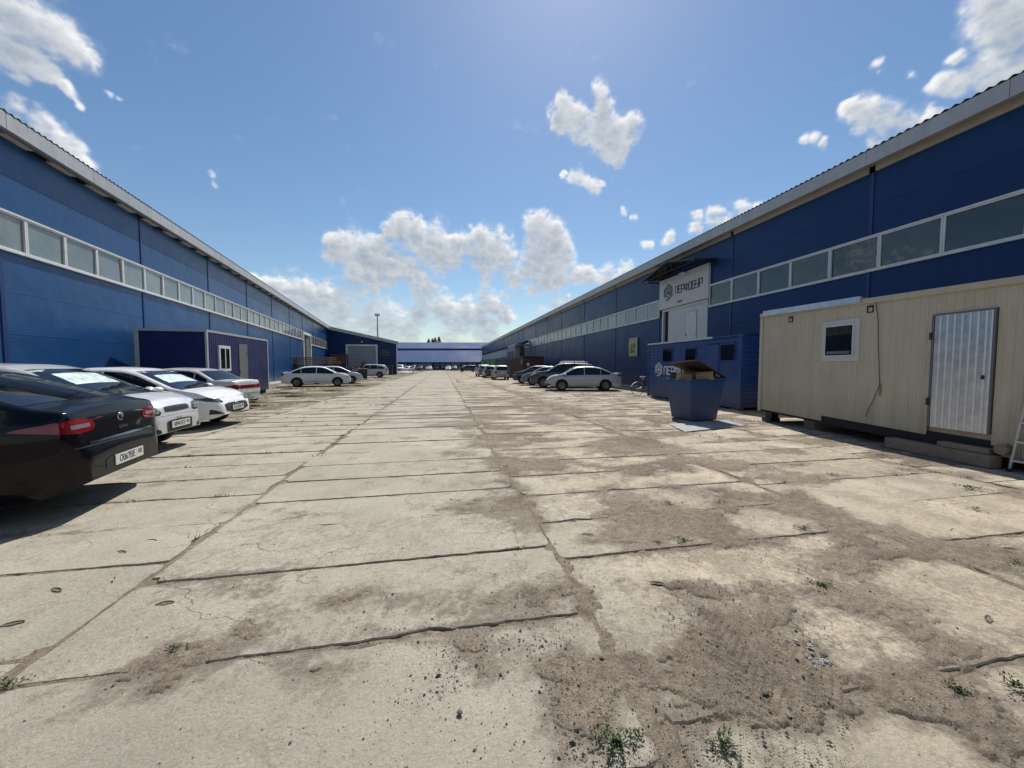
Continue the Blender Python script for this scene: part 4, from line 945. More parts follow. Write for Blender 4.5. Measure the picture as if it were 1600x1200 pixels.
def car_body(kind, fine):
    key = (kind, fine)
    if key in BODYC: return BODYC[key]
    p = PROF[kind]; L2 = p['L'] / 2; W2 = p['W'] / 2; top = smooth_profile(p['top'], .05)
    xs = set(np.round(np.linspace(-L2, L2, 84 if fine else 30), 3))
    for e in (-1, 1):
        for k in (.003, .008, .015, .025, .035, .045, .06, .075, .09, .11, .13, .16) if fine else (.01, .04, .09): xs.add(round(e * (L2 - k), 3))
    RA = p['wrad'] + .055
    for wx in (p['wf'], p['wr']):
        for i in range(15 if fine else 7):
            t = math.pi * i / (14 if fine else 6); xs.add(round(wx + RA * math.cos(t), 3))
        xs.add(round(wx - RA - .006, 3)); xs.add(round(wx + RA + .006, 3))
    xs = sorted(xs); vs = []; m = 15 if fine else 12
    for x in xs:
        e = L2 - abs(x); fr = x > 0
        plan = 1.0
        R0 = .80 if fr else .62
        if e < R0: plan = 1 - (.20 if fr else .19) * (1 - e / R0) ** 2.4
        if e < .13: plan -= .13 * (1 - e / .13) ** 2.2
        w_ = W2 * plan
        zt = top(x) if e > .001 else interp(p['top'], x)
        zb = p['sill'] + (.05 if e > .35 else .05 + .10 * (1 - e / .35) ** 2)
        for wx in (p['wf'], p['wr']):
            d = abs(x - wx)
            if d < RA: zb = max(zb, p['wrad'] + math.sqrt(RA * RA - d * d) * .99)
        zs = min(interp(p['belt'], x), zt - .045)
        zs = max(zs, zb + .03); h = zs - zb
        gh = max(zt - zs, 0); cab = min(1, max(0, (gh - .06) / .2))
        k = .30
        flare = 0
        for wx in (p['wf'], p['wr']):
            d = abs(x - wx)
            if d < RA + .12: flare = max(flare, .018 * (1 - (max(0, d - RA + .05) / .17)))
        sh = .965 - .02 * cab
        bulge = min(1, e / .25)
        ring = [(w_ * (.955 if h > .2 else .985), zb), (w_ * .978 + flare, zb + .08 * h), (w_ * .995 + flare, zb + .3 * h), (w_ * 1.0 + flare * .6, zb + .52 * h), (w_ * .998, zb + .70 * h), (w_ * .992, zb + .80 * h), (w_ * .978, zb + .92 * h), (w_ * sh, zs)]
        yb = w_ * sh - .012
        hood = 1 - cab
        ring += [(yb - k * gh * .28, zs + .28 * gh * (1) + .0), (yb - k * gh * .62, zs + .64 * gh), (yb - k * gh * .88 - .006, zs + .88 * gh), (yb - k * gh - .05 - .05 * hood, zt - .012 + .004 * hood)]
        yt = ring[-1][0]
        ring += [(yt * .72, zt + .014), (yt * .38, zt + .026), (0, zt + .030)]
        if not fine: ring = [ring[i] for i in (0, 1, 3, 5, 7, 8, 9, 10, 11, 12, 13, 14)]
        full = [(-y, z) for y, z in ring] + [(y, z) for y, z in ring[-2::-1]]
        vs += [(x, y, z) for y, z in full]
    n = 2 * m - 1; b = MB(); fs = []
    for i in range(len(xs) - 1):
        for j in range(n - 1): fs.append((i*n+j, (i+1)*n+j, (i+1)*n+j+1, i*n+j+1))
    fs.append(tuple(range(n))); fs.append(tuple((len(xs)-1)*n + j for j in range(n - 1, -1, -1)))
    b.add(vs, fs); me = b.mesh('body', smooth=True)
    bm = bmesh.new(); bm.from_mesh(me); bmesh.ops.recalc_face_normals(bm, faces=bm.faces); bm.faces.ensure_lookup_table()
    c = bm.faces[len(bm.faces) // 2]
    bm.to_mesh(me); me.update()
    for pl in me.polygons:
        if len(pl.vertices) > 4: pl.use_smooth = False
    bvh = BVHTree.FromBMesh(bm); bm.free()
    BODYC[key] = (me, bvh, p, top); return BODYC[key]
def patch(bvh, view, U, top, bot, off, nv=6, thick=0):
    """a sheet laid on the body: view L/R (u=x, v=z), F/B (u=y, v=z), T (u=y, v=x)"""
    vs = []; ok = []; b = MB()
    for u in U:
        a, c = bot(u), top(u)
        for k in range(nv + 1):
            v = a + (c - a) * k / nv
            if view == 'L': o, d = Vector((u, 3, v)), Vector((0, -1, 0))
            elif view == 'R': o, d = Vector((u, -3, v)), Vector((0, 1, 0))
            elif view == 'F': o, d = Vector((4, u, v)), Vector((-1, 0, 0))
            elif view == 'B': o, d = Vector((-4, u, v)), Vector((1, 0, 0))
            else: o, d = Vector((v, u, 3)), Vector((0, 0, -1))
            h = bvh.ray_cast(o, d)
            if h[0] is None: vs.append((0, 0, 0)); ok.append(False)
            else:
                nn = h[1] if h[1].dot(d) < 0 else -h[1]
                vs.append(tuple(h[0] + nn * off)); ok.append(True)
    n = nv + 1; fs = []
    for i in range(len(U) - 1):
        for j in range(nv):
            q = (i*n+j, (i+1)*n+j, (i+1)*n+j+1, i*n+j+1)
            if all(ok[t] for t in q): fs.append(q)
    if view in 'LFT': fs = [f[::-1] for f in fs]
    used = sorted({i for f in fs for i in f}); mp = {a: i for i, a in enumerate(used)}
    b.add([vs[i] for i in used], [tuple(mp[i] for i in f) for f in fs]); return b
def lin(a, b, n): return [a + (b - a) * i / n for i in range(n + 1)]
def lens(a, b, zm, hh, tilt=0, sharp=1.0):
    """lamp outline between u=a..b"""
    def T(u):
        t = (u - a) / (b - a); return zm + tilt * (t - .5) + hh * max(0, 1 - abs(2 * t - 1) ** 3) ** .5
    def B(u):
        t = (u - a) / (b - a); return zm + tilt * (t - .5) - hh * .8 * max(0, 1 - abs(2 * t - 1) ** 3) ** .5
    return T, B
WHC = {}
def wheel(root, x, y, r, side, fine, rimm):
    key = (round(r, 3), fine, rimm)
    if key not in WHC:
        n = 28 if fine else 14; wd = .10
        t = MB().lathe([(r*.66, -wd), (r*.80, -wd*1.08), (r*.95, -wd*1.0), (r, -wd*.72), (r, wd*.72), (r*.95, wd*1.0), (r*.80, wd*1.08), (r*.66, wd)], n)
        tm = t.mesh('tyre', smooth=True); tm.materials.append(MT['rubber'])
        q = MB().lathe([(r*.67, wd*1.0), (r*.62, wd*.9), (r*.60, wd*.45), (.10, wd*.35), (0, wd*.35)], n)
        for k in range(6):
            a = k * math.pi / 3; c, s_ = math.cos(a), math.sin(a)
            for da in (-.16, .16):
                ca, sa = math.cos(a + da), math.sin(a + da); px, pz = -sa * .018, ca * .018
                q.add([(c*.04-px, wd*.75, s_*.04-pz), (c*.04+px, wd*.75, s_*.04+pz), (ca*r*.63+px, wd*.92, sa*r*.63+pz), (ca*r*.63-px, wd*.92, sa*r*.63-pz),
                       (c*.04-px, wd*.45, s_*.04-pz), (c*.04+px, wd*.45, s_*.04+pz), (ca*r*.63+px, wd*.6, sa*r*.63+pz), (ca*r*.63-px, wd*.6, sa*r*.63-pz)], [(0,1,2,3),(0,1,5,4),(1,2,6,5),(2,3,7,6),(3,0,4,7)])
        q.lathe([(0, wd*.86), (.035, wd*.86), (.05, wd*.7)], 10)
        rm = q.mesh('rim'); rm.materials.append(MT[rimm])
        bm = MB().lathe([(r*.6, wd*.3), (.05, wd*.3)], 12).mesh('brake_disc'); bm.materials.append(MT['black'])
        WHC[key] = (tm, rm, bm)
    tm, rm, bm = WHC[key]
    w_ = empty('wheel', (x, y, r)); w_.parent = root; w_.rotation_euler = (0, 0, 0 if side > 0 else math.pi)
    shared('tyre', tm, w_); shared('rim', rm, w_)
    if fine: shared('brake_disc', bm, w_)
def text_mesh(s, size):
    c = bpy.data.curves.new('t', 'FONT'); c.body = s; c.size = size; c.align_x = 'CENTER'; c.align_y = 'CENTER'; c.extrude = .0006
    o = bpy.data.objects.new('t', c); sc.collection.objects.link(o); dg = bpy.context.evaluated_depsgraph_get(); dg.update()
    me = bpy.data.meshes.new_from_object(o.evaluated_get(dg)); bpy.data.objects.remove(o); return me
def number_plate(root, x, z, front, num, reg, tilt=0):
    s = 1 if front else -1
    pl = bx('number_plate', x - .006, x + .006, -.26, .26, z - .056, z + .056, MT['plate'], root); pl.rotation_euler = (0, tilt * s, 0)
    hol = MB(); hol.box(-.010, .0, -.275, .275, -.07, .07); h = hol.obj('plate_holder', MT['black'], root); h.location = (x - s * .004 + (0 if front else .004 * 2), 0, z); h.rotation_euler = (0, tilt * s, 0)
    for t, off, sz, dz in ((num, -.05, .105, 0), (reg, .19, .075, .012)):
        if not t: continue
        me = text_mesh(t, sz); me.materials.clear(); me.materials.append(MT['ink'])
        o = shared('plate_number', me, pl, (s * .0075, s * off, dz), (math.pi / 2, 0, s * math.pi / 2)); o.scale = (.8, 1, 1)
    b = MB(); b.box(s*.0061, s*.0068, s*.118 - .001, s*.118 + .001, -.05, .05); b.obj('plate_border', MT['ink'], pl)
def car(kind, loc, deg, col, label, fine=True, rimm='rim', front=None, rear=None, extras=(), name='parked_car', group='cars parked in the yard', dz=0, lampk='lamp', cat='car'):
    me, bvh, p, top = car_body(kind, fine); L2 = p['L'] / 2; W2 = p['W'] / 2
    root = empty(name, (loc[0], loc[1], dz), R(deg), label=label, cat=cat, group=group)
    bme = me.copy(); bme.materials.append(col); shared('body', bme, root)
    nn = 22 if fine else 8; nv = 8 if fine else 4
    if True:
        belt = lambda x: interp(p['belt'], x) + .025
        roofl = lambda x: top(x) - .075
        # windscreen and rear window (seen from above): u=y, v=x
        P = p['top']
        # find windscreen limits: between roof front and cowl
        cowl = [x for x in lin(.2, L2, 120) if top(x) < interp(p['belt'], x) + .075][0]
        rf = [x for x in lin(cowl, -1, 120) if top(x) > max(z for _, z in P) - .085][0]
        yw = W2 * .80
        def wtop(y): return cowl - .03 - .05 * (y / yw) ** 2
        def wbot(y): return rf + .03 - .03 * (y / yw) ** 2
        ww = lambda x: 1
        U = lin(-1, 1, nn)
        def screen(x0, x1, y0, y1, nm, m, off, crv, nvv=nv):
            """x0 lower edge, x1 upper edge; half widths y0, y1"""
            b = MB(); vs = []; ok = []
            for i in range(nn + 1):
                u = U[i]
                for k in range(nvv + 1):
                    t = k / nvv; x = x0 + (x1 - x0) * t - crv * u * u; y = u * (y0 + (y1 - y0) * t)
                    h = bvh.ray_cast(Vector((x, y, 3)), Vector((0, 0, -1)))
                    n_ = h[1] if h[1] is None or h[1].z > 0 else -h[1]
                    vs.append(tuple(h[0] + n_ * off) if h[0] else (x, y, 1))
            n_ = nvv + 1
            b.add(vs, [(i*n_+j, (i+1)*n_+j, (i+1)*n_+j+1, i*n_+j+1) for i in range(nn) for j in range(nvv)])
            return b.obj(nm, MT[m], root, smooth=True)
        gw = lambda x: W2 * .945 - .30 * max(0, top(x) - interp(p['belt'], x)) - .05
        screen(cowl - .03, rf + .05, gw(cowl) - .02, gw(rf) - .04, 'windscreen', 'cglass', .003, .06)
        # rear window
        if kind in ('sedan', 'liftback', 'sporty', 'boxy'):
            rb = [x for x in lin(-.8, -L2, 140) if top(x) < interp(p['belt'], x) + .11][0]
            rr = [x for x in lin(rb, 0, 140) if top(x) > max(z for _, z in P) - .085][0]
            screen(rb + .03, rr - .05, gw(rb) - .03, gw(rr) - .06, 'rear_window', 'cglass', .003, -.06)
        else:
            zr = max(z for _, z in P); zb_ = interp(p['belt'], -L2) + .02
            b = patch(bvh, 'B', lin(-W2 * .70, W2 * .70, nn), lambda y: zr - .13 - .05 * (y / W2) ** 2, lambda y: zb_, .004, nv); b.obj('rear_window', MT['cglass'], root, smooth=True)
        # side windows
        x_f = [x for x in lin(rf, L2, 160) if roofl(x) < belt(x) + .02][0]
        if kind in ('sedan', 'liftback', 'sporty', 'boxy'): x_r = [x for x in lin(-.3, -L2, 160) if roofl(x) < belt(x) + .06][0] + .10
        else: x_r = -L2 + (.42 if kind in ('suv',) else .36)
        bp = (rf - .55 + (-.02)); cp = max(x_r + .25, p['wr'] + (.28 if kind != 'suv' else .25))
        cuts = [(x_f - .05, bp + .03), (bp - .03, cp + .02), (cp - .02, x_r)]
        for sd in 'LR':
            for (a, c) in cuts:
                if a - c < .08: continue
                tp = lambda x, a=a, c=c: min(roofl(x), belt(x) + (top(0) - .07 - belt(x)))
                def tp2(x, c=c):
                    t = roofl(x)
                    if c == x_r and kind in ('suv', 'hatch', 'tall'): t = min(t, belt(x) + .30 * min(1, (x - x_r + .02) / .3) ** .6)
                    return max(t, belt(x) + .002)
                b = patch(bvh, sd, lin(c, a, nn // 2 + 2), tp2, belt, .004, nv); b.obj('side_window', MT['cglass'], root, smooth=True)
            if fine:
                for xx in (x_f - .18, bp, cp - .12):
                    b = patch(bvh, sd, [xx - .004, xx + .004], lambda x: min(belt(x) - .0, belt(x)), lambda x: p['sill'] + .10 + (.25 if xx < p['wr'] + .45 else 0), .0035, 12)
                    b.obj('door_seam', MT['black'], root)
                for xx in (bp + .12, cp + .05):
                    y = W2 * .985 * (1 if sd == 'L' else -1); z = belt(xx) - .13
                    h = bvh.ray_cast(Vector((xx, 3 * (1 if sd == 'L' else -1), z)), Vector((0, -1 if sd == 'L' else 1, 0)))
                    yy = h[0].y if h[0] else y
                    bx('door_handle', xx - .09, xx + .09, yy - .02, yy + .022, z - .014, z + .014, col, root, bevel=.006)
            # mirror
            b = bmesh.new(); bmesh.ops.create_uvsphere(b, u_segments=12, v_segments=8, radius=.5)
            sg = 1 if sd == 'L' else -1
            for v in b.verts:
                v.co.x *= .12 if v.co.x < 0 else .2; v.co.y *= .22; v.co.z *= .145
            mm = bpy.data.meshes.new('mirror'); b.to_mesh(mm); b.free(); mm.polygons.foreach_set('use_smooth', [True] * len(mm.polygons)); mm.materials.append(col)
            mo = shared('mirror', mm, root, (x_f - .20, sg * (W2 + .06), belt(x_f) + .07))
            b = MB(); b.tube((0, 0, 0), (.02, -sg * .12, -.06), .02, 6); b.obj('mirror_arm', MT['black'], mo)
    # lamps front
    f = dict(lz=.70, lh=.075, lt=.05, y0=W2 * .52, y1=W2 * .93, grille=(-.32, .32, .52, .66), lower=(-.42, .42, .30, .40), fog=None); f.update(front or {})
    r = dict(lz=.80, lh=.10, lt=.0, y0=W2 * .55, y1=W2 * .93, sx=.22); r.update(rear or {})
    if fine or True:
        for sg in (1, -1):
            T, B = lens(f['y0'], f['y1'], f['lz'], f['lh'], f['lt']); U = lin(f['y0'], f['y1'], 12); 
            b = patch(bvh, 'F', [sg * u for u in U][::sg], lambda u: T(abs(u)), lambda u: B(abs(u)), .006, 5); b.obj('headlight', MT[lampk], root, smooth=True)
            sd = 'L' if sg > 0 else 'R'
            # the lamp wraps round the wing
            xa, xb = L2 - .55, L2 - .14
            T2 = lambda x: f['lz'] + f['lt'] * .5 + f['lh'] * .95 * max(0, (x - xa) / (xb - xa)) ** .5 * .9; B2 = lambda x: f['lz'] + f['lt'] * .5 + f['lh'] * .5 - f['lh'] * 1.2 * max(0, (x - xa) / (xb - xa)) ** .7
            if fine: b = patch(bvh, sd, lin(xa + .001, xb, 8), T2, B2, .006, 4); b.obj('headlight', MT[lampk], root, smooth=True)
            # rear
            T3, B3 = lens(r['y0'], r['y1'], r['lz'], r['lh'], r['lt'])
            b = patch(bvh, 'B', [sg * u for u in lin(r['y0'], r['y1'], 10)][::sg], lambda u: T3(abs(u)), lambda u: B3(abs(u)), .006, 5); b.obj('tail_light', MT['red'], root, smooth=True)
            b = patch(bvh, sd, lin(-L2 + .07, -L2 + .07 + r['sx'], 12), lambda x: r['lz'] + r['lh'] * .85 * max(.001, 1 - (x + L2 - .07) / r['sx']) ** .55, lambda x: r['lz'] - r['lh'] * .7 * max(0, 1 - (x + L2 - .07) / r['sx']) ** 1.1, .006, 4); b.obj('tail_light', MT['red'], root, smooth=True)
            if f['fog']:
                y0, y1, z0, z1 = f['fog']; T4, B4 = lens(y0, y1, (z0 + z1) / 2, (z1 - z0) / 2)
                b = patch(bvh, 'F', [sg * u for u in lin(y0, y1, 10)][::sg], lambda u: T4(abs(u)), lambda u: B4(abs(u)), .006, 5); fo = b.obj('fog_lamp_recess', MT['black'], root, smooth=True)
        for nm, q in (('grille', f['grille']), ('lower_grille', f['lower'])):
            if not q: continue
            y0, y1, z0, z1 = q[:4]; tp = q[4] if len(q) > 4 else 0
            b = patch(bvh, 'F', lin(y0, y1, 14), lambda u: z1 - .12 * (z1 - z0) * (abs(u) / y1) ** 4, lambda u: z0 + (tp * (z1 - z0)) * (abs(u) / y1) ** 2, .005, 5); b.obj(nm, MT['black'], root, smooth=True)
    WB_ = (p['wf'], p['wr'])
    for wx in WB_:
        for sg in (1, -1): wheel(root, wx, sg * (W2 - .125), p['wrad'], sg, fine, rimm)
    b = MB(); b.box(-L2 + .5, L2 - .5, -W2 + .30, W2 - .30, .24, .5)
    for wx in WB_:
        for sg in (1, -1):
            n = 12; RA = p['wrad'] + .05; y0, y1 = sg * (W2 - .30), sg * (W2 - .03)
            vs = []
            for i in range(n + 1):
                t = math.pi * i / n; vs += [(wx + RA * math.cos(t), y0, p['wrad'] - .05 + (RA + .04) * math.sin(t)), (wx + RA * math.cos(t), y1, p['wrad'] - .05 + (RA + .04) * math.sin(t))]
            b.add(vs, [(2*i, 2*i+1, 2*i+3, 2*i+2) for i in range(n)]); b.add([vs[2*i] for i in range(n + 1)], [tuple(range(n + 1))])
    b.obj('underbody', MT['black'], root, fix=False)
    return root, bvh, p, top
def strip(root, bvh, view, U, z0, z1, m, nm, off=.008, nv=2):
    z0 = z0 if callable(z0) else (lambda u, a=z0: a); z1 = z1 if callable(z1) else (lambda u, a=z1: a)
    return patch(bvh, view, U, z1, z0, off, nv).obj(nm, MT[m], root, smooth=True)
P_black = mat('paint_black', (.002, .0025, .005), .22, coat=.28, spec=.15); P_silver = paint('paint_silver', (.40, .41, .42), .25); P_white = paint('paint_white', (.74, .74, .73))
P_grey = paint('paint_grey', (.13, .135, .15), .3); P_dull = paint('paint_dull_silver', (.27, .27, .27), .3); P_dark = paint('paint_dark', (.03, .032, .038), .2); P_pale = paint('paint_bright_silver', (.50, .51, .515), .15)
P_cream = paint('paint_pale_grey', (.50, .50, .49), .1)
P_blued = paint('paint_dark_blue', (.015, .022, .05))
# black liftback, tail towards the yard
c, bv, p, tp = car('liftback', (-5.95, 4.52), 190.5, P_black, 'black liftback nearest the camera at the left edge, its tail towards the yard', dz=0, rear=dict(lz=.90, lh=.075, y0=.42, y1=.86, sx=.34, lt=.01))
strip(c, bv, 'B', lin(-.56, .56, 20), .715, .738, 'chrome', 'chrome_strip')
strip(c, bv, 'B', lin(-.40, .40, 16), lambda u: .38 + .03 * (abs(u) / .4) ** 3, lambda u: .55 - .04 * (abs(u) / .4) ** 4, 'black', 'plate_recess', .004)
strip(c, bv, 'B', lin(-.80, .80, 20), .690, .704, 'black', 'bumper_seam', .004, 1)
for sg in (1, -1):
    strip(c, bv, 'B', [sg * u for u in lin(.50, .74, 8)][::sg], .885, .925, 'lamp', 'reversing_lamp', .009)
b = MB().lathe([(0, 0), (.040, .002), (.046, .008), (.046, 0)], 20); o = b.obj('round_badge', MT['chrome'], c, smooth=True); 
h = bv.ray_cast(Vector((-4, 0, .93)), Vector((1, 0, 0))); o.location = h[0] + Vector((-.002, 0, 0)); o.rotation_euler = (0, 0, R(90)); 
b = MB().lathe([(0, .010), (.026, .010), (.030, .004)], 14); o2 = b.obj('badge_centre', MT['black'], o, smooth=True)
me = text_mesh('SUPERB', .045); me.materials.clear(); me.materials.append(MT['chrome'])
h = bv.ray_cast(Vector((-4, .0, .815)), Vector((1, 0, 0))); shared('badge_lettering', me, c, h[0] + Vector((-.010, .0, 0)), (math.pi/2 - .12, 0, -math.pi/2))
number_plate(c, -2.427, .475, False, 'О067ВЕ', '102')
b = MB(); b.tube((0,0,0), (-.03, 0, .06), .012, 6); fa = b.obj('aerial', MT['black'], c); h = bv.ray_cast(Vector((-.95, 0, 3)), Vector((0,0,-1))); fa.location = h[0]
# silver hatchback
c, bv, p, tp = car('hatch', (-6.70, 7.50), 4, P_pale, 'silver hatchback between the black liftback and a white sedan, foil behind its windscreen', front=dict(lz=.735, lh=.085, y0=.44, y1=.84, lt=.04, grille=(-.34, .34, .70, .80, .1), lower=(-.36, .36, .36, .56, .0), fog=(.50, .78, .30, .44)), lampk='smoke')
strip(c, bv, 'F', lin(-.84, .84, 20), .650, .662, 'white', 'bumper_crease', .006, 1)
for sg in (1, -1):
    for yy in (.54, .70):
        h = bv.ray_cast(Vector((4, sg * yy, .735)), Vector((-1, 0, 0))); b = MB().lathe([(0, .012), (.045, .008), (.055, 0)], 14); q = b.obj('lamp_ring', MT['lamp'], c, smooth=True); q.location = h[0] + Vector((.008, 0, 0)); q.rotation_euler = (0, 0, R(-90))
    h = bv.ray_cast(Vector((4, sg * .64, .37)), Vector((-1, 0, 0))); b = MB().lathe([(0, .012), (.035, .008), (.042, 0)], 12); q = b.obj('fog_lamp', MT['lamp'], c, smooth=True); q.location = h[0] + Vector((.008, 0, 0)); q.rotation_euler = (0, 0, R(-90))
h = bv.ray_cast(Vector((4, 0, .60)), Vector((-1, 0, 0))); b = MB(); b.box(0, .012, -.07, .07, -.012, .012); q = b.obj('badge', MT['chrome'], c); q.location = h[0]
number_plate(c, 2.035, .475, True, 'М941КУ', '102')
def foil_screen(root, bvh, kind, x0, x1, hw, m='foil'):
    vs = []; r = random.Random(kind); nu, nv = 16, 8
    for i in range(nu + 1):
        for k in range(nv + 1):
            u = -1 + 2 * i / nu; t = k / nv; x = x0 + (x1 - x0) * t; y = u * hw * (1 - .10 * t) * (.97 + .06 * r.random())
            h = bvh.ray_cast(Vector((x, y, 3)), Vector((0, 0, -1))); vs.append(tuple(h[0] + h[1] * (.006 if h[1].z > 0 else -.006)))
    MB().add(vs, [(i*(nv+1)+j, (i+1)*(nv+1)+j, (i+1)*(nv+1)+j+1, i*(nv+1)+j+1) for i in range(nu) for j in range(nv)]).obj('sunshade', MT[m], root, smooth=True)
foil_screen(c, bv, 'a', .88, .55, .46)
# white sedan with a wide dark grille
c, bv, p, tp = car('sporty', (-7.45, 10.5), 1, P_white, 'white sedan with a wide dark grille, third from the left, foil behind its windscreen', front=dict(lz=.68, lh=.055, y0=.50, y1=.87, lt=.07, grille=(-.52, .52, .34, .60, .35), lower=(-.62, .62, .20, .27), fog=None), lampk='smoke')
number_plate(c, 2.30, .47, True, 'К412ХМ', '102')
for k in range(5): strip(c, bv, 'F', lin(-.46 + k * .02, .46 - k * .02, 12), .545 - k * .035, .553 - k * .035, 'greydoor', 'grille_bar', .009, 1)
h = bv.ray_cast(Vector((4, 0, .565)), Vector((-1, 0, 0))); b = MB().lathe([(.03, .004), (.05, .008), (.055, 0)], 16); q = b.obj('badge', MT['chrome'], c, smooth=True); q.location = h[0] + Vector((.004, 0, 0)); q.rotation_euler = (0, 0, R(-90)); q.scale = (1.3, 1, .8)
for sg in (1, -1):
    strip(c, bv, 'F', [sg * u for u in lin(.60, .80, 6)][::sg], lambda u: .36, lambda u: .36 + .12 * max(.05, (abs(u) - .60) / .2), 'black', 'bumper_vent', .007)
    strip(c, bv, 'F', [sg * u for u in lin(.45, .84, 10)][::sg], .325, .34, 'foil', 'bumper_lip', .008, 1)
foil_screen(c, bv, 'b', 1.12, .78, .52)
# old boxy sedan, tail to the yard
c, bv, p, tp = car('boxy', (-8.65, 14.35), 172, P_cream, 'old pale grey sedan by the small blue cabin, red-lamped tail to the yard', rear=dict(lz=.80, lh=.08, y0=.40, y1=.80, sx=.20))
strip(c, bv, 'B', lin(-.40, .40, 12), .75, .86, 'red', 'lamp_strip', .006)
strip(c, bv, 'B', lin(-.76, .76, 16), .60, .72, 'foil', 'bumper_top', .012)
me = text_mesh('SAMARA', .05); me.materials.clear(); me.materials.append(MT['ink'])
number_plate(c, -2.14, .50, False, 'Н128АР', '02')
for y in (-.45,): 
    b = MB(); b.tube((-2.2, .45, .27), (-1.9, .45, .27), .03, 8); b.obj('exhaust', MT['alu'], c)
# white sedan side-on, left
c, bv, p, tp = car('sedan', (-9.15, 29.64), 12, P_white, 'white sedan parked side-on at the left in front of the green wheelie bin', front=dict(lz=.70, lh=.09), rear=dict(lz=.88))
strip(c, bv, 'L', lin(-1.4, 1.5, 4), .36, .375, 'black', 'side_strip'); strip(c, bv, 'R', lin(-1.4, 1.5, 4), .36, .375, 'black', 'side_strip')
car('sedan', (-9.1, 33.6), 14, P_cream, 'second white car half hidden behind the white sedan at the left, only its bonnet showing')
car('suv', (-9.35, 50.3), 184, P_cream, 'white crossover beyond the green wheelie bin, in front of the annex shutter', rear=dict(lz=1.0))
# right row
c, bv, p, tp = car('sedan', (8.54, 21.82), 168, P_silver, 'silver sedan side-on, nearest car of the right-hand row', front=dict(lz=.74, lh=.08, fog=(.50, .80, .30, .46)), rear=dict(lz=.92, lh=.09))
number_plate(c, 2.29, .45, True, '', '')
b = MB(); b.box(-2.30, -2.05, -.6, .6, 1.06, 1.085); b.obj('boot_spoiler', P_silver, c)
c, bv, p, tp = car('suv', (8.35, 25.0), 167, P_dark, 'dark off-road car with a roof rack, second in the right-hand row behind the silver sedan', front=dict(lz=.92, lh=.10, grille=(-.45, .45, .66, .90), lower=(-.6, .6, .4, .52)))
for y in (-.62, .62): b = MB(); b.tube((-1.6, y, 1.76), (.2, y, 1.76), .02, 6); b.obj('roof_rail', MT['alu'], c)
b = MB(); [b.box(-1.5 + i * .75, -1.45 + i * .75, -.64, .64, 1.77, 1.80) for i in range(3)]; b.box(-1.4, .1, -.5, .5, 1.80, 1.86); b.obj('roof_box', MT['alu'], c)
number_plate(c, 2.34, .55, True, '', '')
car('sedan', (8.3, 28.2), 166, P_grey, 'dark grey sedan, third in the right-hand row beside the off-road car')
car('hatch', (8.0, 31.3), 165, P_dark, 'dark hatchback, fourth and farthest of the right-hand row parked nose out')
c, bv, p, tp = car('tall', (6.35, 41.3), 88, P_dull, 'silver hatchback with its tail to the camera beside the brown containers')
number_plate(c, -2.07, .75, False, '', '')
car('tall', (5.95, 47.3), 90, P_dark, 'dark hatchback just behind the silver one by the containers', fine=False)
car('suv', (5.75, 53.5), 92, P_grey, 'grey car, last of three standing tail-on by the containers', fine=False)
car('suv', (6.3, 96), 182, P_blued, 'dark off-road car side-on at the far end of the yard on the right', fine=False)
car('suv', (-9.7, 88), 272, P_white, 'white car facing the camera on the gravel heap beyond the annex', fine=False, dz=.1)
car('sedan', (-8.4, 94.5), 250, P_cream, 'pale car just right of and behind the white one beyond the annex', fine=False)
for i, (px, pt, kd, lb) in enumerate([(646, P_grey, 'suv', 'grey car leftmost in front of the far building'), (657, P_dark, 'tall', 'dark car, second from the left in front of the far building'), (671, P_cream, 'sedan', 'pale car, third from the left in front of the far building'),
    (701, P_white, 'sedan', 'white car with a bright glint in front of the middle of the far building'), (710, P_dark, 'tall', 'dark car just right of the glinting white car at the far building'), (727, P_grey, 'suv', 'grey car rightmost in front of the far building')]):
    X = (px - 800) / 577 * 119; Z = 119
    car(kd, (X * math.cos(YAW) + Z * math.sin(YAW), -X * math.sin(YAW) + Z * math.cos(YAW)), 260 + i * 2, pt, lb, fine=False, group='cars parked along the far building')
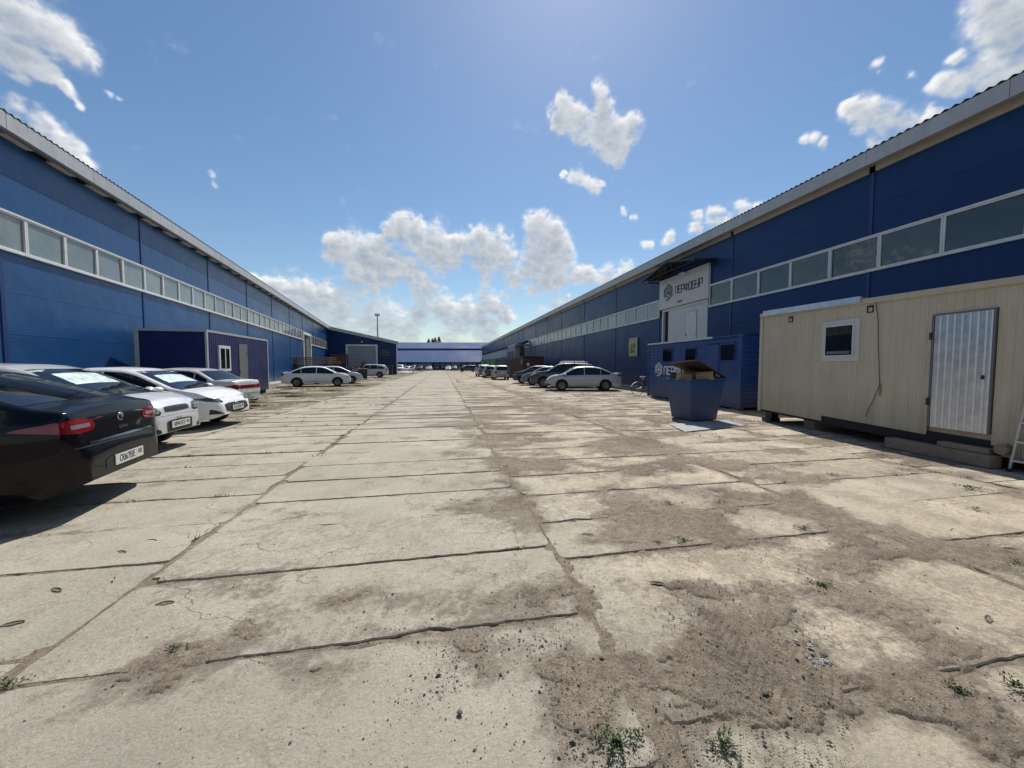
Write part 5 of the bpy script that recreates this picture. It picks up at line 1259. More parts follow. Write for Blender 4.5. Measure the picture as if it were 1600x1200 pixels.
# ------------------------------------------------------------------ site cabins and containers
def frame_box(parent, L, W, z0, z1, t, m, nm='corner_frame'):
    for (x, y) in ((0, 0), (W - t, 0), (0, L - t), (W - t, L - t)): bx(nm, x - .01, x + t + .01, y - .01, y + t + .01, z0, z1, MT[m], parent)
def corr_sheet(name, m, parent, L, z0, z1, pitch, depth, vert=True, holes=()):
    """profiled sheet in the plane x=0 (facing -x), along y from 0..L; ribs vertical or horizontal"""
    b = MB()
    prof = [(0, 0), (pitch * .38, 0), (pitch * .5, depth), (pitch * .88, depth), (pitch, 0)]
    pts = []; a0, a1 = (0, L) if vert else (z0, z1); a = a0
    while a < a1 - 1e-6:
        for u, d in prof[:-1]:
            if a + u <= a1: pts.append((a + u, d))
        a += pitch
    pts.append((a1, 0))
    c0, c1 = (z0, z1) if vert else (0, L)
    brk = sorted({c0, c1, *[h[2] for h in holes] , *[h[3] for h in holes]}) if vert else sorted({c0, c1, *[h[0] for h in holes], *[h[1] for h in holes]})
    brk = [q for q in brk if c0 <= q <= c1]
    for i in range(len(pts) - 1):
        (u0, d0), (u1, d1) = pts[i], pts[i + 1]; um = (u0 + u1) / 2
        for v0, v1 in zip(brk[:-1], brk[1:]):
            vm = (v0 + v1) / 2; yy, zz = (um, vm) if vert else (vm, um)
            if any(h[0] < yy < h[1] and h[2] < zz < h[3] for h in holes): continue
            if vert: q = [(-d0, u0, v0), (-d1, u1, v0), (-d1, u1, v1), (-d0, u0, v1)]
            else: q = [(-d0, v0, u0), (-d0, v1, u0), (-d1, v1, u1), (-d1, v0, u1)]
            b.add(q, [(0, 3, 2, 1)] if vert else [(0, 1, 2, 3)])
    return b.obj(name, MT[m], parent, fix=False)
# beige cabin: local y runs from the far left corner towards the camera, x into the cabin
# face line: (8.6,8.77) -> direction (-.125,-.992); local frame: y' = direction, facing side = towards the yard
bc = empty('site_cabin', (8.60, 8.77, 0), math.atan2(-.992, -.125) - math.pi / 2, label='long beige site cabin on timber blocks at the right, with a galvanised door', cat='cabin')
# in this frame +y = towards camera, +x = (-.992, .125) = towards the yard; build with the face at x=0 and the body at x<0
def mir(o): return o
Lb, Z0, Z1, Wb = 7.2, .30, 2.92, 2.4
def zt(y): return 2.92 - .032 * y
def zb(y): return .30 - .028 * y
WIN = (1.90, 2.74, 1.60, 2.47); DO = (4.0, 4.73, .48, 2.33)
b = MB(); pitch = .118; y = .1
while y < Lb - .08:
    y1 = min(y + pitch, Lb - .05)
    for (u0, u1, d0, d1) in ((y, y + .012, 0, -.007), (y + .012, y + .030, -.007, 0), (y + .030, y + .066, 0, 0), (y + .066, y + .072, 0, -.003), (y + .072, y1, -.003, 0)):
        um = (u0 + u1) / 2
        zz = [(zb(um) + .02 if um < 3.05 - 1.1 or um > 1e9 else (zb(um) + (.14 if um < DO[0] - .06 else .16 if um < DO[1] + .15 else .02)), zt(um) - .10)]
        if WIN[0] + .01 < um < WIN[1] - .01: zz = [(zz[0][0], WIN[2] + .01), (WIN[3] - .01, zz[0][1])]
        if DO[0] - .03 < um < DO[1] + .03: zz = [(DO[3] + .03, zz[0][1])]
        for (a, c) in zz: b.add([(d0, u0, a), (d1, u1, a), (d1, u1, c), (d0, u0, c)], [(0, 1, 2, 3)])
    y = y1
b.obj('cladding', MT['beige'], bc, fix=False)
b = MB(); b.add([(-.02, 0, .34), (-.02, Lb, .12), (-.02, Lb, zt(Lb) - .02), (-.02, 0, 2.88), (-Wb, 0, .34), (-Wb, Lb, .12), (-Wb, Lb, zt(Lb) - .02), (-Wb, 0, 2.88)], [(0,3,7,4),(1,5,6,2),(4,7,6,5),(3,2,6,7)])
b.add([(-.05, 0, .34), (-.05, Lb, .12), (-.05, Lb, 2.6), (-.05, 0, 2.8)], [(0,1,2,3)]); b.obj('rear_walls', MT['beige'], bc)
b = MB(); b.add([(-.04, -.01, zt(0)-.10), (.035, -.01, zt(0)-.10), (.035, Lb, zt(Lb)-.10), (-.04, Lb, zt(Lb)-.10), (-.04, -.01, zt(0)), (.035, -.01, zt(0)), (.035, Lb, zt(Lb)), (-.04, Lb, zt(Lb))], [(0,1,2,3),(4,5,6,7),(0,1,5,4),(1,2,6,5),(2,3,7,6),(3,0,4,7)]); b.obj('top_rail', MT['beige'], bc)
bx('corner_post', -.06, .02, -.015, .09, .27, 2.80, MT['beige'], bc)
b = MB(); b.add([(-.10, .0, .27), (-.02, 0, .27), (-.02, Lb, .05), (-.10, Lb, .05), (-.10, 0, .46), (-.02, 0, .46), (-.02, Lb, .34), (-.10, Lb, .34)], [(0,1,2,3),(4,5,6,7),(0,1,5,4),(1,2,6,5),(2,3,7,6),(3,0,4,7)]); b.obj('base_beam', MT['dark'], bc)  # near-black colour puts the shade below the cabin into the beam
bx('roof_sheet', -Wb - .05, .07, .15, 2.75, 2.885, 2.90, MT['galv'], bc, rot=(R(-1.83), 0, 0)); bx('roof_flashing', .04, .075, .15, 2.78, 2.80, 2.93, MT['galv'], bc, rot=(R(-1.83), 0, 0))
bx('roof_sheet', -Wb - .05, .03, 2.8, Lb, 2.74, 2.755, MT['galv'], bc, rot=(R(-1.83), 0, 0))
for y in (1.0, 2.92): bx('lifting_pocket', -.01, .012, y - .06, y + .06, 2.60 - .02 * y, 2.74 - .02 * y, MT['dark'], bc); bx('pocket_plate', .012, .02, y - .02, y + .05, 2.62 - .02 * y, 2.70 - .02 * y, MT['trimbeige'], bc)
w_ = bx('window', -.02, .02, WIN[0], WIN[1], WIN[2], WIN[3], MT['offwhite'], bc, bevel=.005)
bx('sash', .018, .045, -(WIN[1]-WIN[0])/2 + .10, (WIN[1]-WIN[0])/2 - .10, -(WIN[3]-WIN[2])/2 + .10, (WIN[3]-WIN[2])/2 - .09, MT['white'], w_, bevel=.004); bx('pane', .040, .050, -(WIN[1]-WIN[0])/2 + .125, (WIN[1]-WIN[0])/2 - .125, -(WIN[3]-WIN[2])/2 + .13, (WIN[3]-WIN[2])/2 - .13, MT['cglass'], w_)
bx('blind_box', .044, .052, -.26, .26, -.28, -.22, MT['greydoor'], w_)
# galvanised door of profiled sheet
dr = empty('door', (0, 0, 0)); dr.parent = bc
b = MB(); y = DO[0]
while y < DO[1] - .01:
    y1 = min(y + .095, DO[1])
    b.add([(.012, y, DO[2]), (.03, y + .015, DO[2]), (.03, y1 - .02, DO[2]), (.012, y1, DO[2]), (.012, y, DO[3]), (.03, y + .015, DO[3]), (.03, y1 - .02, DO[3]), (.012, y1, DO[3])], [(0,1,5,4),(1,2,6,5),(2,3,7,6)]); y = y1
b.obj('door_sheet', MT['galv'], dr, fix=False)
for a in ((DO[0] - .025, DO[0], DO[2], DO[3]), (DO[1], DO[1] + .025, DO[2], DO[3]), (DO[0] - .025, DO[1] + .025, DO[3], DO[3] + .025)): bx('door_edge', -.02, .026, a[0], a[1], a[2], a[3], MT['greydoor'], dr)
for z in (.9, 2.0): bx('hinge', .0, .045, DO[0] - .05, DO[0] - .015, z - .06, z + .06, MT['rust'], dr)
bx('lock', .03, .05, DO[1] - .09, DO[1] - .06, 1.30, 1.36, MT['black'], dr)
cb = MB(); cpts = [(.03, 3.05 - .02, zt(3) - .02), (.025, 3.10, 2.35), (.025, 3.12, 1.9), (.022, 3.16, 1.4), (.022, 3.18, 1.15), (.025, 3.08, .85), (.025, 3.0, .66), (.03, 2.95, .5)]
cb.path(cpts, .006, 5); o = cb.obj('hanging_cable', MT['cable'], bc)
bx('rust_streak', .001, .003, 3.15, 3.20, .93, 1.16, mat('rust_stain', (.30, .20, .11), .8, noise=.5, nscale=14), bc)
# things beneath
def under(x, y): 
    M = Matrix.Translation((8.60, 8.77, 0)) @ Matrix.Rotation(math.atan2(-.992, -.125) - math.pi / 2, 4, 'Z'); return M @ Vector((x, y, 0))
ang = math.atan2(-.992, -.125) - math.pi / 2
def beam(name, x, y, L, w, z0, h, lab, m='wood', tw=0):
    q = under(x, y); b = MB(); n = 6; vs = []
    b.box(-w/2, w/2, 0, L, 0, h); o = b.obj(name, MT[m], None, bevel=.012); o.location = (q.x, q.y, z0); o.rotation_euler = (0, 0, ang + R(tw)); tag(o, lab, 'beam')
beam('timber_beam', .08, 3.45, 1.45, .20, .01, .18, 'pale weathered timber beam on the ground under the cabin, below the door', tw=-1)
beam('timber_beam', .04, 4.2, .62, .18, .195, .08, 'short timber offcut lying on the long beam under the cabin door', tw=2)
beam('concrete_block', -.25, 5.15, .5, .35, .01, .16, 'grey concrete block by the ladder foot under the cabin end', 'conc')
q = under(.0, 4.95); lg = MB(); lg.tube((-.3, 0, 0), (.12, 0, 0), .075, 12); o = lg.obj('log', MT['wood'], None); o.location = (q.x, q.y, .30); o.rotation_euler = (0, 0, ang); tag(o, 'round log end between the timber beam and the cabin corner', 'log')
for y, lb in ((.25, 'black foot under the far left end of the beige cabin'),):
    q = under(-.2, y); b = MB(); b.box(-.14, .14, -.2, .12, 0, .10); b.box(-.10, .10, -.12, .10, .10, .29); o = b.obj('cabin_support', MT['black'], None, bevel=.01); o.location = (q.x, q.y, .002); o.rotation_euler = (0, 0, ang); tag(o, lb, 'support')
for i, y in enumerate((1.3, 6.7)):
    q = under(-1.2, y); o = bx('support_block', -.9, .9, -.15, .15, 0, .26 - .03 * i, MT['conc']); o.location = (q.x, q.y, (.26 - .03 * i) / 2 + .002); o.rotation_euler = (0, 0, ang); tag(o, ['concrete sleeper under the far end of the beige cabin', 'concrete sleeper under the near end of the beige cabin'][i], 'block')
# step ladder at the right edge
lx, ly = gp(1577, 737)
la = empty('step_ladder', (lx, ly, 0), R(-7.2), label='aluminium ladder against the beige cabin, cut by the right edge', cat='ladder')
for sg_ in (0, 1):
    y0_, y1_ = (0, -.19) if sg_ == 0 else (-.62, -.43)
    b = MB(); b.tube((0, y0_, .03), (.045, y1_, 1.75), .02, 8); b.obj('leg', MT['alu'], la); b = MB(); b.tube((0, y0_, 0), (.001, y0_, .05), .028, 8); b.obj('rubber_foot', MT['black'], la)
for k in range(6):
    z = .16 + .27 * k; t = z / 1.75; b = MB(); b.box(-.05 + .045 * t, .03 + .045 * t, -.62 + .19 * t + .01, -.19 * t - .01, z, z + .025); b.obj('tread', MT['alu'], la)
# blue office container
bo = empty('office_container', (9.8, 10.75, 0), math.atan2(5.65, .15) - math.pi / 2, label='blue ribbed office container with small windows and white lettering, behind the skip', cat='container')
Lc = 5.9; H0, H1 = .06, 2.56
hol = [(.30, .92, 1.70, 2.24), (2.34, 2.94, 1.74, 2.22), (3.95, 4.60, 1.70, 2.24), (1.02, 1.6, .9, 2.3)]
corr_sheet('ribbed_side', 'office', bo, Lc, 1.05, H1 - .06, .135, .022, vert=False, holes=hol)
bx('lower_side', -.012, .0, .0, Lc, H0, 1.05, MT['office'], bo); bx('door', -.028, -.002, 1.03, 1.59, .91, 2.29, MT['office'], bo, bevel=.006)
bx('roof_edge', -.05, .10, 1.35, Lc + .05, H1 - .05, H1 + .02, MT['galv'], bo); bx('roof_edge', -.05, .10, -.1, 1.35, H1 - .06, H1 - .0, MT['office'], bo)
bx('inner_wall', .03, .06, .1, Lc - .1, .1, 2.45, MT['dark'], bo)
for h in hol[:3]:
    w_ = bx('window', -.03, .03, h[0] - .05, h[1] + .05, h[2] - .05, h[3] + .05, MT['blue_trim'], bo); bx('pane', -.044, -.032, -(h[1]-h[0])/2, (h[1]-h[0])/2, -(h[3]-h[2])/2, (h[3]-h[2])/2, MT['cglass'], w_)
bx('roof', 0, 2.4, 0, Lc, H1 - .06, H1, MT['office'], bo); bx('end_wall', 0.0, 2.4, Lc - .03, Lc, .06, H1 - .06, MT['office'], bo); bx('rear_wall', 2.37, 2.4, 0, Lc, .06, H1 - .06, MT['office'], bo)
b = MB(); z = .1
while z < 2.5:
    b.add([(0.0, -.02, z), (2.4, -.02, z), (2.4, -.02, z + .07), (0, -.02, z + .07), (0, -.0, z + .09), (2.4, 0, z + .09), (2.4, 0, z + .13), (0, 0, z + .13)], [(0,1,2,3),(3,2,5,4),(4,5,6,7)]); b.add([(0, 0, z + .13), (2.4, 0, z + .13), (2.4, -.02, z + .145), (0, -.02, z + .145)], [(0,1,2,3)]); z += .145
b.obj('ribbed_end', MT['office'], bo)
for (x, y) in ((-.03, -.04), (-.03, Lc - .06)): bx('corner_post', x, x + .1, y, y + .1, .03, H1, MT['office'], bo)
for y in (.3, 2.9, 5.5): bx('foot_block', .05, .3, y - .15, y + .15, 0, .06, MT['conc'], bo)
f = lambda d, u, v: (-d, u, v)
W, _ = word_polys('ПЕРФОБУР', 4.50, 1.13, .20, .33, .09, -1); strokes(W, .055, f, .024, .03).obj('lettering', MT['white'], bo)
strokes(hexlogo(4.95, 1.34, .30, -1), .05, f, .024, .03).obj('logo', MT['white'], bo)
# ---- skip
q = gp(1083, 659); ca, sa = math.cos(YAW), math.sin(YAW)
sk = empty('refuse_skip', (q[0] + .33, q[1] + .44, 0), R(2) , label='dark blue refuse skip with a brown lid, overflowing with cardboard, on the slabs', cat='skip')
def frust(h0, h1, z0, z1, t=.0):
    return [(-h0,-h0,z0),(h0,-h0,z0),(h0,h0,z0),(-h0,h0,z0),(-h1,-h1,z1),(h1,-h1,z1),(h1,h1,z1),(-h1,h1,z1)]
b = MB(); b.add(frust(.40, .53, .03, 1.12), [(0,3,2,1),(0,1,5,4),(1,2,6,5),(2,3,7,6),(3,0,4,7)]); v = frust(.385, .515, .05, 1.12); b.add(v, [(0,1,2,3),(4,5,1,0),(5,6,2,1),(6,7,3,2),(7,4,0,3)]); b.obj('bin_body', MT['bin'], sk, fix=False)
for a in ((-.56, .56, -.56, -.51), (-.56, .56, .51, .56)): bx('rim', a[0], a[1], a[2], a[3], 1.09, 1.15, MT['bin'], sk)
for a in ((-.56, -.51, -.51, .51), (.51, .56, -.51, .51)): bx('rim', a[0], a[1], a[2], a[3], 1.09, 1.15, MT['bin'], sk)
for sgx in (1,):
    b = MB(); b.add([(sgx*.405, -.30, .1), (sgx*.405, -.26, .1), (sgx*.52, -.26, 1.05), (sgx*.52, -.30, 1.05), (sgx*.43, -.30, .1), (sgx*.43, -.26, .1), (sgx*.55, -.26, 1.05), (sgx*.55, -.30, 1.05)], [(4,5,6,7),(0,1,5,4),(0,4,7,3),(1,2,6,5)]); b.obj('side_rib', MT['bin'], sk)
for x, y in ((-.3,-.3),(.3,-.3),(.3,.3),(-.3,.3)): bx('foot', x - .06, x + .06, y - .06, y + .06, 0, .035, MT['rust'], sk)
b = MB(); lv = [(.56,-.56,1.165),(.56,.56,1.165),(-.38,.56,1.56),(-.38,-.56,1.65)]; b.add(lv + [(x + .01, y, z + .022) for x, y, z in lv], [(0,1,2,3),(4,5,6,7),(0,1,5,4),(1,2,6,5),(2,3,7,6),(3,0,4,7)]); b.obj('lid', MT['rust'], sk)
def crate(lx_, ly_, lz, sx, sy, sz, rz, tx, lab, m='card', nm='cardboard_box'):
    M = Matrix.Translation(sk.location) @ Matrix.Rotation(R(2), 4, 'Z'); p_ = M @ Vector((lx_, ly_, 0))
    b = MB(); t = .006
    b.box(-sx/2, sx/2, -sy/2, sy/2, -sz/2, -sz/2 + t); b.box(-sx/2, -sx/2 + t, -sy/2, sy/2, -sz/2 + t, sz/2); b.box(sx/2 - t, sx/2, -sy/2, sy/2, -sz/2 + t, sz/2); b.box(-sx/2 + t, sx/2 - t, -sy/2, -sy/2 + t, -sz/2 + t, sz/2); b.box(-sx/2 + t, sx/2 - t, sy/2 - t, sy/2, -sz/2 + t, sz/2)
    b.add([(-sx/2, -sy/2, sz/2), (sx/2, -sy/2, sz/2), (sx/2 * .96, -sy/2 - sy * .28, sz/2 + .04), (-sx/2 * .96, -sy/2 - sy * .28, sz/2 + .04)], [(0,1,2,3)]); b.add([(-sx/2, sy/2, sz/2), (sx/2, sy/2, sz/2), (sx/2 * .9, sy/2 - sy * .45, sz/2 + .02), (-sx/2 * .9, sy/2 - sy * .45, sz/2 + .02)], [(0,1,2,3)])
    o = b.obj(nm, MT[m], None, fix=False); o.location = (p_.x, p_.y, lz); o.rotation_euler = (R(tx), R(tx * .5), R(rz)); tag(o, lab, 'box', 'cardboard thrown in the blue skip')
crate(-.36, -.08, 1.20, .40, .28, .17, -42, 6, 'flattened cardboard box in front on the left of the blue skip')
crate(.02, -.36, 1.19, .42, .26, .17, -33, -8, 'brown cardboard box in front on the right of the blue skip')
crate(-.05, -.02, 1.27, .5, .36, .18, -40, 12, 'larger cardboard box behind the two front ones under the skip lid')
crate(-.42, .32, 1.19, .16, .3, .2, -40, 3, 'narrow dark box at the left corner of the skip', 'binGreen')
b = MB(); r = random.Random(4)
for i in range(26):
    a = r.uniform(.25, .5), r.uniform(-.48, -.1); zz = r.uniform(1.1, 1.22); s = r.uniform(.03, .08); th = r.random() * 3
    b.add([(a[0] + s * math.cos(th), a[1] + s * math.sin(th), zz), (a[0] - s * math.sin(th), a[1] + s * math.cos(th), zz + s), (a[0] - s * math.cos(th), a[1] - s * math.sin(th), zz + s * .3), (a[0] + s * math.sin(th), a[1] - s * math.cos(th), zz - s * .2)], [(0,1,2,3)])
o = b.obj('rubbish', MT['offwhite'], None, fix=False); o.location = sk.location; o.rotation_euler = (0, 0, R(2)); tag(o, 'crumpled white plastic and paper at the right corner of the skip', 'rubbish')
bx('white_post', 0, 0, 0, 0, 0, 0, MT['white'], None) if False else None
# pale sheet below the skip
q4 = [gp(*p_) for p_ in ((1046, 664), (1070, 676), (1165, 666), (1135, 657))]
b = MB(); b.add([(x, y, .014) for x, y in q4] + [(x, y, .022) for x, y in q4], [(0,3,2,1),(4,5,6,7),(0,1,5,4),(1,2,6,5),(2,3,7,6),(3,0,4,7)]); o = b.obj('sheet', MT['sheet'], None); tag(o, 'flat pale bluish sheet lying on the slabs before the blue skip', 'sheet')
# ---- bicycle
bk = empty('bicycle', (9.55, 16.95, 0), R(2), label='bicycle with white mudguards leaning behind the far end of the blue office container', cat='bicycle')
for x, in ((0,), (1.05,)):
    w_ = empty('wheel', (x, 0, .34)); w_.parent = bk
    b = MB(); n = 24; b.lathe([(.33, -.018), (.345, 0), (.33, .018), (.315, 0)], n); b.v = b.v; b.obj('tyre', MT['rubber'], w_, smooth=True, fix=False)
    b = MB(); [b.tube((0, .02 * (-1) ** k, 0), (.315 * math.cos(k * .449), 0, .315 * math.sin(k * .449)), .002, 3) for k in range(14)]; b.tube((0, -.03, 0), (0, .03, 0), .022, 8); b.obj('spokes', MT['alu'], w_)
b = MB(); pts = {'r': (0,0,.34), 'bb': (.45,0,.30), 's': (.30,0,.80), 'h': (.90,0,.82), 'h2': (.93,0,.70), 'f': (1.05,0,.34)}
for a, c in (('r','bb'),('r','s'),('bb','s'),('s','h'),('bb','h2'),('h','h2'),('h2','f')): b.tube(pts[a], pts[c], .016, 6)
b.obj('frame', MT['black'], bk)
b = MB(); b.tube((.30,0,.80), (.27,0,.93), .014, 6); b.box(.15, .40, -.06, .06, .93, .98); b.obj('saddle', MT['white'], bk)
b = MB(); b.tube((.9,0,.82), (.88,0,1.0), .014, 6); b.tube((.88,-.28,1.02), (.88,.28,1.02), .013, 6); b.obj('handlebar', MT['alu'], bk)
for x in (0, 1.05):
    b = MB(); n = 9; vs = []
    for i in range(n + 1):
        t = R(35 + 125 * i / n); vs += [(x + .37 * math.cos(t), -.03, .34 + .37 * math.sin(t)), (x + .37 * math.cos(t), .03, .34 + .37 * math.sin(t))]
    b.add(vs, [(2*i, 2*i+1, 2*i+3, 2*i+2) for i in range(n)]); b.obj('mudguard', MT['white'], bk, fix=False)
b = MB(); b.tube((.45,-.08,.30), (.45,.08,.30), .03, 8); b.tube((.45,-.1,.30), (.52,-.1,.15), .01, 5); b.tube((.45,.1,.30), (.38,.1,.45), .01, 5); b.obj('crank', MT['black'], bk)
# ---- small blue cabin, left
cbn = empty('small_cabin', (-9.34, 16.9, 0), R(2.9), label='small dark blue cabin with white edges and a grey door, against the left warehouse', cat='cabin')
H = 2.96; CL_ = 6.0; CWd = 2.35
b = MB(); y = .05; 
hl = [(.80, 1.80, 1.25, 2.40), (2.66, 3.52, .25, 2.58)]
def wall_seg(a, c, z0, z1):
    b.add([(0, a, z0), (.018, a + .02, z0), (.018, c - .02, z0), (0, c, z0), (0, a, z1), (.018, a + .02, z1), (.018, c - .02, z1), (0, c, z1)], [(0,1,5,4),(1,2,6,5),(2,3,7,6)])
while y < CL_ - .05:
    y1 = min(y + .15, CL_ - .05); ym = (y + y1) / 2; zs_ = [(.22, H - .1)]
    for h in hl:
        if h[0] < ym < h[1]: zs_ = [(.22, h[2]), (h[3], H - .1)] if h[2] > .3 else [(h[3], H - .1)]
    for a in zs_: wall_seg(y, y1, *a)
    y = y1
b.obj('ribbed_front', MT['navy'], cbn, fix=False)
bx('end_wall', -CWd, -.02, -.0, .03, .22, H - .08, MT['navy'], cbn); bx('end_wall', -CWd, -.02, CL_ - .03, CL_, .22, H - .08, MT['navy'], cbn); bx('rear_wall', -CWd, -CWd + .03, .03, CL_ - .03, .22, H - .08, MT['navy'], cbn)
bx('inner_wall', -.05, -.02, .1, CL_ - .1, .22, H - .1, MT['dark'], cbn)
for a in ((-.03, .035, -.02, .09, .2, H - .08), (-.03, .035, CL_ - .07, CL_ + .02, .2, H - .08), (-CWd - .02, -CWd + .12, -.02, .03 - .035, .2, H - .08)): bx('corner_trim', *a, MT['fascia'], cbn)
bx('top_trim', -.03, .04, -.02, CL_ + .02, H - .09, H, MT['fascia'], cbn); bx('top_trim', -CWd, -.031, -.025, .02, H - .09, H, MT['fascia'], cbn); bx('roof', -CWd, -.03, .02, CL_, H - .05, H - .01, MT['fascia'], cbn)
bx('base', -CWd + .1, -.1, .1, CL_ - .1, .0, .22, MT['dark'], cbn)
w_ = bx('window', -.02, .07, .82, 1.78, 1.27, 2.38, MT['white'], cbn, bevel=.006)
bx('pane', .040, .052, -.36, .36, -.43, .43, MT['cglass'], w_); bx('window_bar', .046, .06, -.03, .03, -.43, .43, MT['white'], w_)
d_ = bx('door', -.02, .03, 2.68, 3.50, .27, 2.56, MT['greydoor'], cbn, bevel=.005); bx('handle', .026, .06, -.36, -.26, -.12, -.09, MT['alu'], d_); bx('number_tag', .026, .03, .25, .33, .62, .76, MT['black'], d_)
# ---- containers, right, far
def container(x, y, m, lab, grp, doors=False, L=6.06, mark=False):
    e = empty('shipping_container', (x, y, 0), 0, label=lab, cat='container', group=grp)
    hh = 2.59; corr_sheet('side_wall', m, e, L - .3, .2, hh - .1, .28, .03).location = (.03, .15, 0)
    bx('roof', .0, 2.44, .0, L, hh - .04, hh, MT[m], e); bx('far_wall', 2.40, 2.44, 0.1, L - .1, .15, hh - .05, MT[m], e); bx('end_wall', .1, 2.34, L - .05, L, .15, hh - .05, MT[m], e)
    for yy in (0, L - .15): 
        for xx in (0, 2.29): bx('corner_post', xx - .005, xx + .155, yy - .005, yy + .155, .1, hh - .045, MT[m], e)
    for z0, z1 in ((.08, .22), (hh - .14, hh - .045)): bx('rail', -.008, .04, .155, L - .155, z0, z1, MT[m], e)
    for k in range(2):
        d = bx('door', .16 + k * 1.07, 1.20 + k * 1.07, -.0, .05, .2, hh - .15, MT[m], e)
        for xx in (-.28, .2): b = MB(); b.tube((xx, -.05, -1.1), (xx, -.05, 1.1), .02, 6); b.box(xx - .05, xx + .25, -.07, -.05, -.25, -.2); b.obj('lock_bar', MT[m], d)
    if mark: bx('marking', -.016, -.009, .7, 1.0, 1.75, 2.25, MT['offwhite'], e); bx('marking', .4, .75, -.006, -.001, 1.5, 1.85, MT['offwhite'], e); bx('marking', 1.4, 1.8, -.006, -.001, 1.45, 1.6, MT['offwhite'], e)
    return e
container(8.95, 41.0, 'maroon', 'nearest dark brown shipping container with white markings, by the right warehouse', 'containers along the right warehouse', mark=True)
container(8.92, 47.2, 'maroon', 'second dark brown shipping container, behind the nearest one', 'containers along the right warehouse')
container(8.9, 53.4, 'maroon', 'third and farthest dark brown shipping container', 'containers along the right warehouse')
container(8.7, 62, 'green', 'nearest green shipping container beyond the brown ones', 'containers along the right warehouse')
container(8.6, 69, 'green', 'second green shipping container beyond the brown ones', 'containers along the right warehouse')
container(8.5, 77, 'green', 'farthest green shipping container at the right', 'containers along the right warehouse')
# white box near the far car
o = empty('white_cabinet', (8.95, 93.5, 0), label='small white cabinet right of the far dark off-road car', cat='cabinet'); bx('cabinet_body', -.75, .75, -.5, .5, .05, 1.1, MT['white'], o); bx('cabinet_top', -.8, .8, -.55, .55, 1.1, 1.16, MT['offwhite'], o)
# ---- wheelie bin
wb_ = empty('wheelie_bin', (-8.72, 43.3, 0), R(10), label='dark green wheelie bin between the white sedan and the white crossover', cat='bin')
b = MB(); b.add(frust(.42, .5, .1, 1.15), [(0,3,2,1),(0,1,5,4),(1,2,6,5),(2,3,7,6),(3,0,4,7),(4,5,6,7)]); b.obj('bin_body', MT['binGreen'], wb_)
b = MB(); b.box(-.54, .54, -.54, .54, 1.15, 1.24); b.obj('lid', MT['binGreen'], wb_, bevel=.03); b = MB(); b.box(-.5, -.05, -.56, -.541, 1.16, 1.22); b.box(.05, .5, -.56, -.541, 1.16, 1.22); b.obj('label_plate', MT['white'], wb_)
for x in (-.32, .32): b = MB(); b.lathe([(0, -.03), (.1, -.03), (.1, .03), (0, .03)], 10); o = b.obj('wheel', MT['rubber'], wb_); o.location = (x, .3, .1); o2 = shared('wheel', o.data, wb_, (x, -.3, .1))
# ---- scrap: stack of old timber and a rusty machine behind the white sedan
ts = empty('timber_stack', (-14.6, 44.5, 0), R(12), label='stack of old brown boards and beams behind the white sedan, against the left warehouse', cat='timber stack')
r = random.Random(9); z = 0
for lay in range(12):
    bx('bearer', -2.4, -2.2, -1, 1, z, z + .08, MT['wood'], ts); bx('bearer', 2.0, 2.2, -1, 1, z, z + .08, MT['wood'], ts); z += .082
    for k in range(5):
        L_ = r.uniform(2.2, 3.3); o = bx('board', -L_, L_ - r.uniform(0, .5), -1 + k * .4, -.66 + k * .4, z, z + .12, MT['wood' if r.random() < .7 else 'rust'], ts); o.rotation_euler = (0, 0, R(r.uniform(-2, 2)))
    z += .124
mcn = empty('rusty_machine', (-11.9, 47.5, 0), R(15), label='rusty red steel frame of an old machine left of the annex shutter', cat='machine')
b = MB()
for x in (-1.2, .6):
    for y in (-.6, .6): b.box(x - .05, x + .05, y - .05, y + .05, .0, 2.9)
b.box(-1.25, .65, -.65, -.55, 2.8, 2.9); b.box(-1.25, .65, .55, .65, 2.8, 2.9); b.box(-1.25, .65, -.65, -.55, 1.6, 1.7); b.box(-1.15, .55, -.6, .6, .5, 1.3); b.obj('frame', MT['rust'], mcn)
b = MB(); r = random.Random(3)
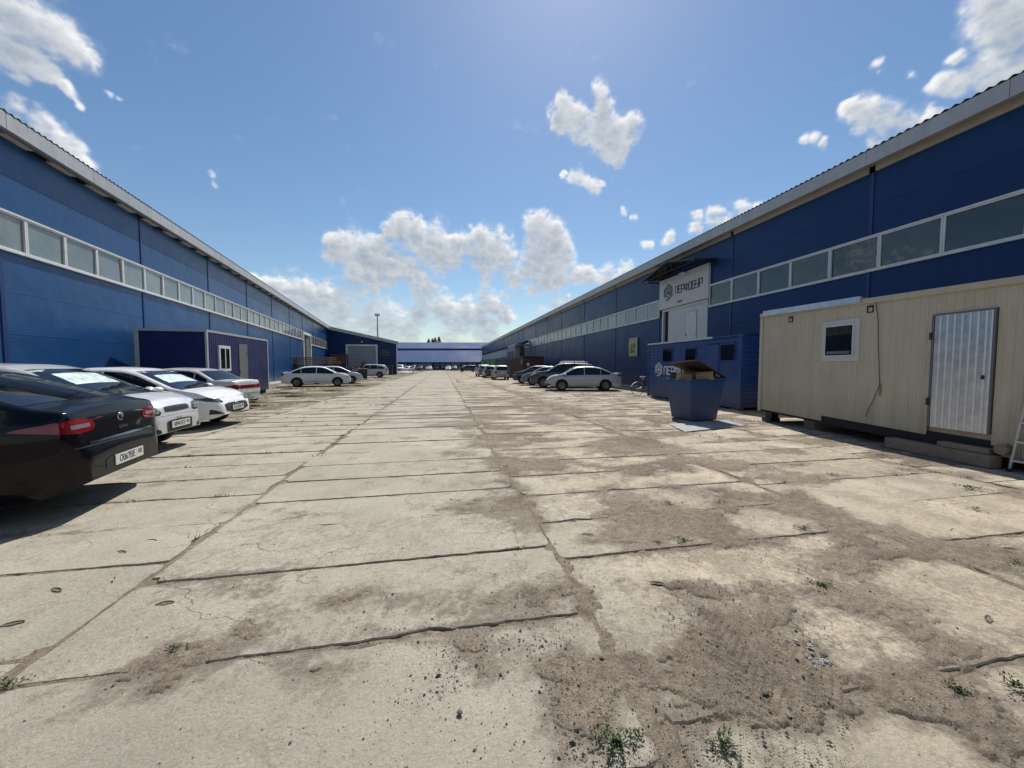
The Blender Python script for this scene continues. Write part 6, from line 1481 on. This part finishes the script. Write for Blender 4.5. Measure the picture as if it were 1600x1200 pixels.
for k in range(16): b.tube((r.uniform(.7, 2.6), r.uniform(-.6, .6), r.uniform(.2, 1.0)), (r.uniform(.7, 2.6), r.uniform(-.6, .6), r.uniform(.8, 2.1)), .04, 5)
b.obj('scrap_bars', MT['rust'], mcn); b = MB(); b.box(-1.1, .5, -.56, -.54, 1.75, 2.75); b.obj('guard_plate', MT['maroon'], mcn)
for x in (.9, 2.2): b = MB().lathe([(.3, -.06), (.36, 0), (.3, .06), (.05, .03)], 14); o = b.obj('wheel', MT['fascia'], mcn); o.location = (x, -.75, .36)
# low kerb wall left of the far cars and gravel heap
hp = bmesh.new(); bmesh.ops.create_icosphere(hp, subdivisions=4, radius=1)
for v in hp.verts:
    n_ = 1 + .12 * math.sin(v.co.x * 7) * math.sin(v.co.y * 6 + 1); v.co = Vector((v.co.x * 3.2 * n_, v.co.y * 3.0 * n_, max(v.co.z, -.1) * .55 * n_))
me = bpy.data.meshes.new('gravel_heap'); hp.to_mesh(me); hp.free(); me.materials.append(MT['conc']); o = bpy.data.objects.new('gravel_heap', me); link(o); o.location = (-7.9, 78, -.05); tag(o, 'low pale heap of gravel beside the corner of the annex', 'gravel heap')
bd = empty('steel_box', (-8.9, 64.9, 0), label='dark steel box standing at the right corner of the annex', cat='box'); bx('box_body', -.9, .6, -.5, .5, 0, 1.5, MT['signdark'], bd); bx('box_top', -1.0, .7, -.55, .55, 1.5, 1.58, MT['greydoor'], bd)
# plaster crumbs on the dirt
b = MB(); r = random.Random(5); cx_, cy_ = gp(1278, 1036)
for i in range(26):
    x, y, s = cx_ + r.gauss(0, .035), cy_ + r.gauss(0, .022), r.uniform(.004, .012)
    b.add([(x - s, y, .009), (x, y - s * .7, .009), (x + s, y, .009), (x, y + s * .7, .009), (x, y, .009 + s * .8)], [(0,1,4),(1,2,4),(2,3,4),(3,0,4)])
o = b.obj('plaster_crumbs', MT['white'], None, fix=False); tag(o, 'white plaster crumbs scattered on the dirt beside the big pale slab', 'crumbs', kind='stuff')
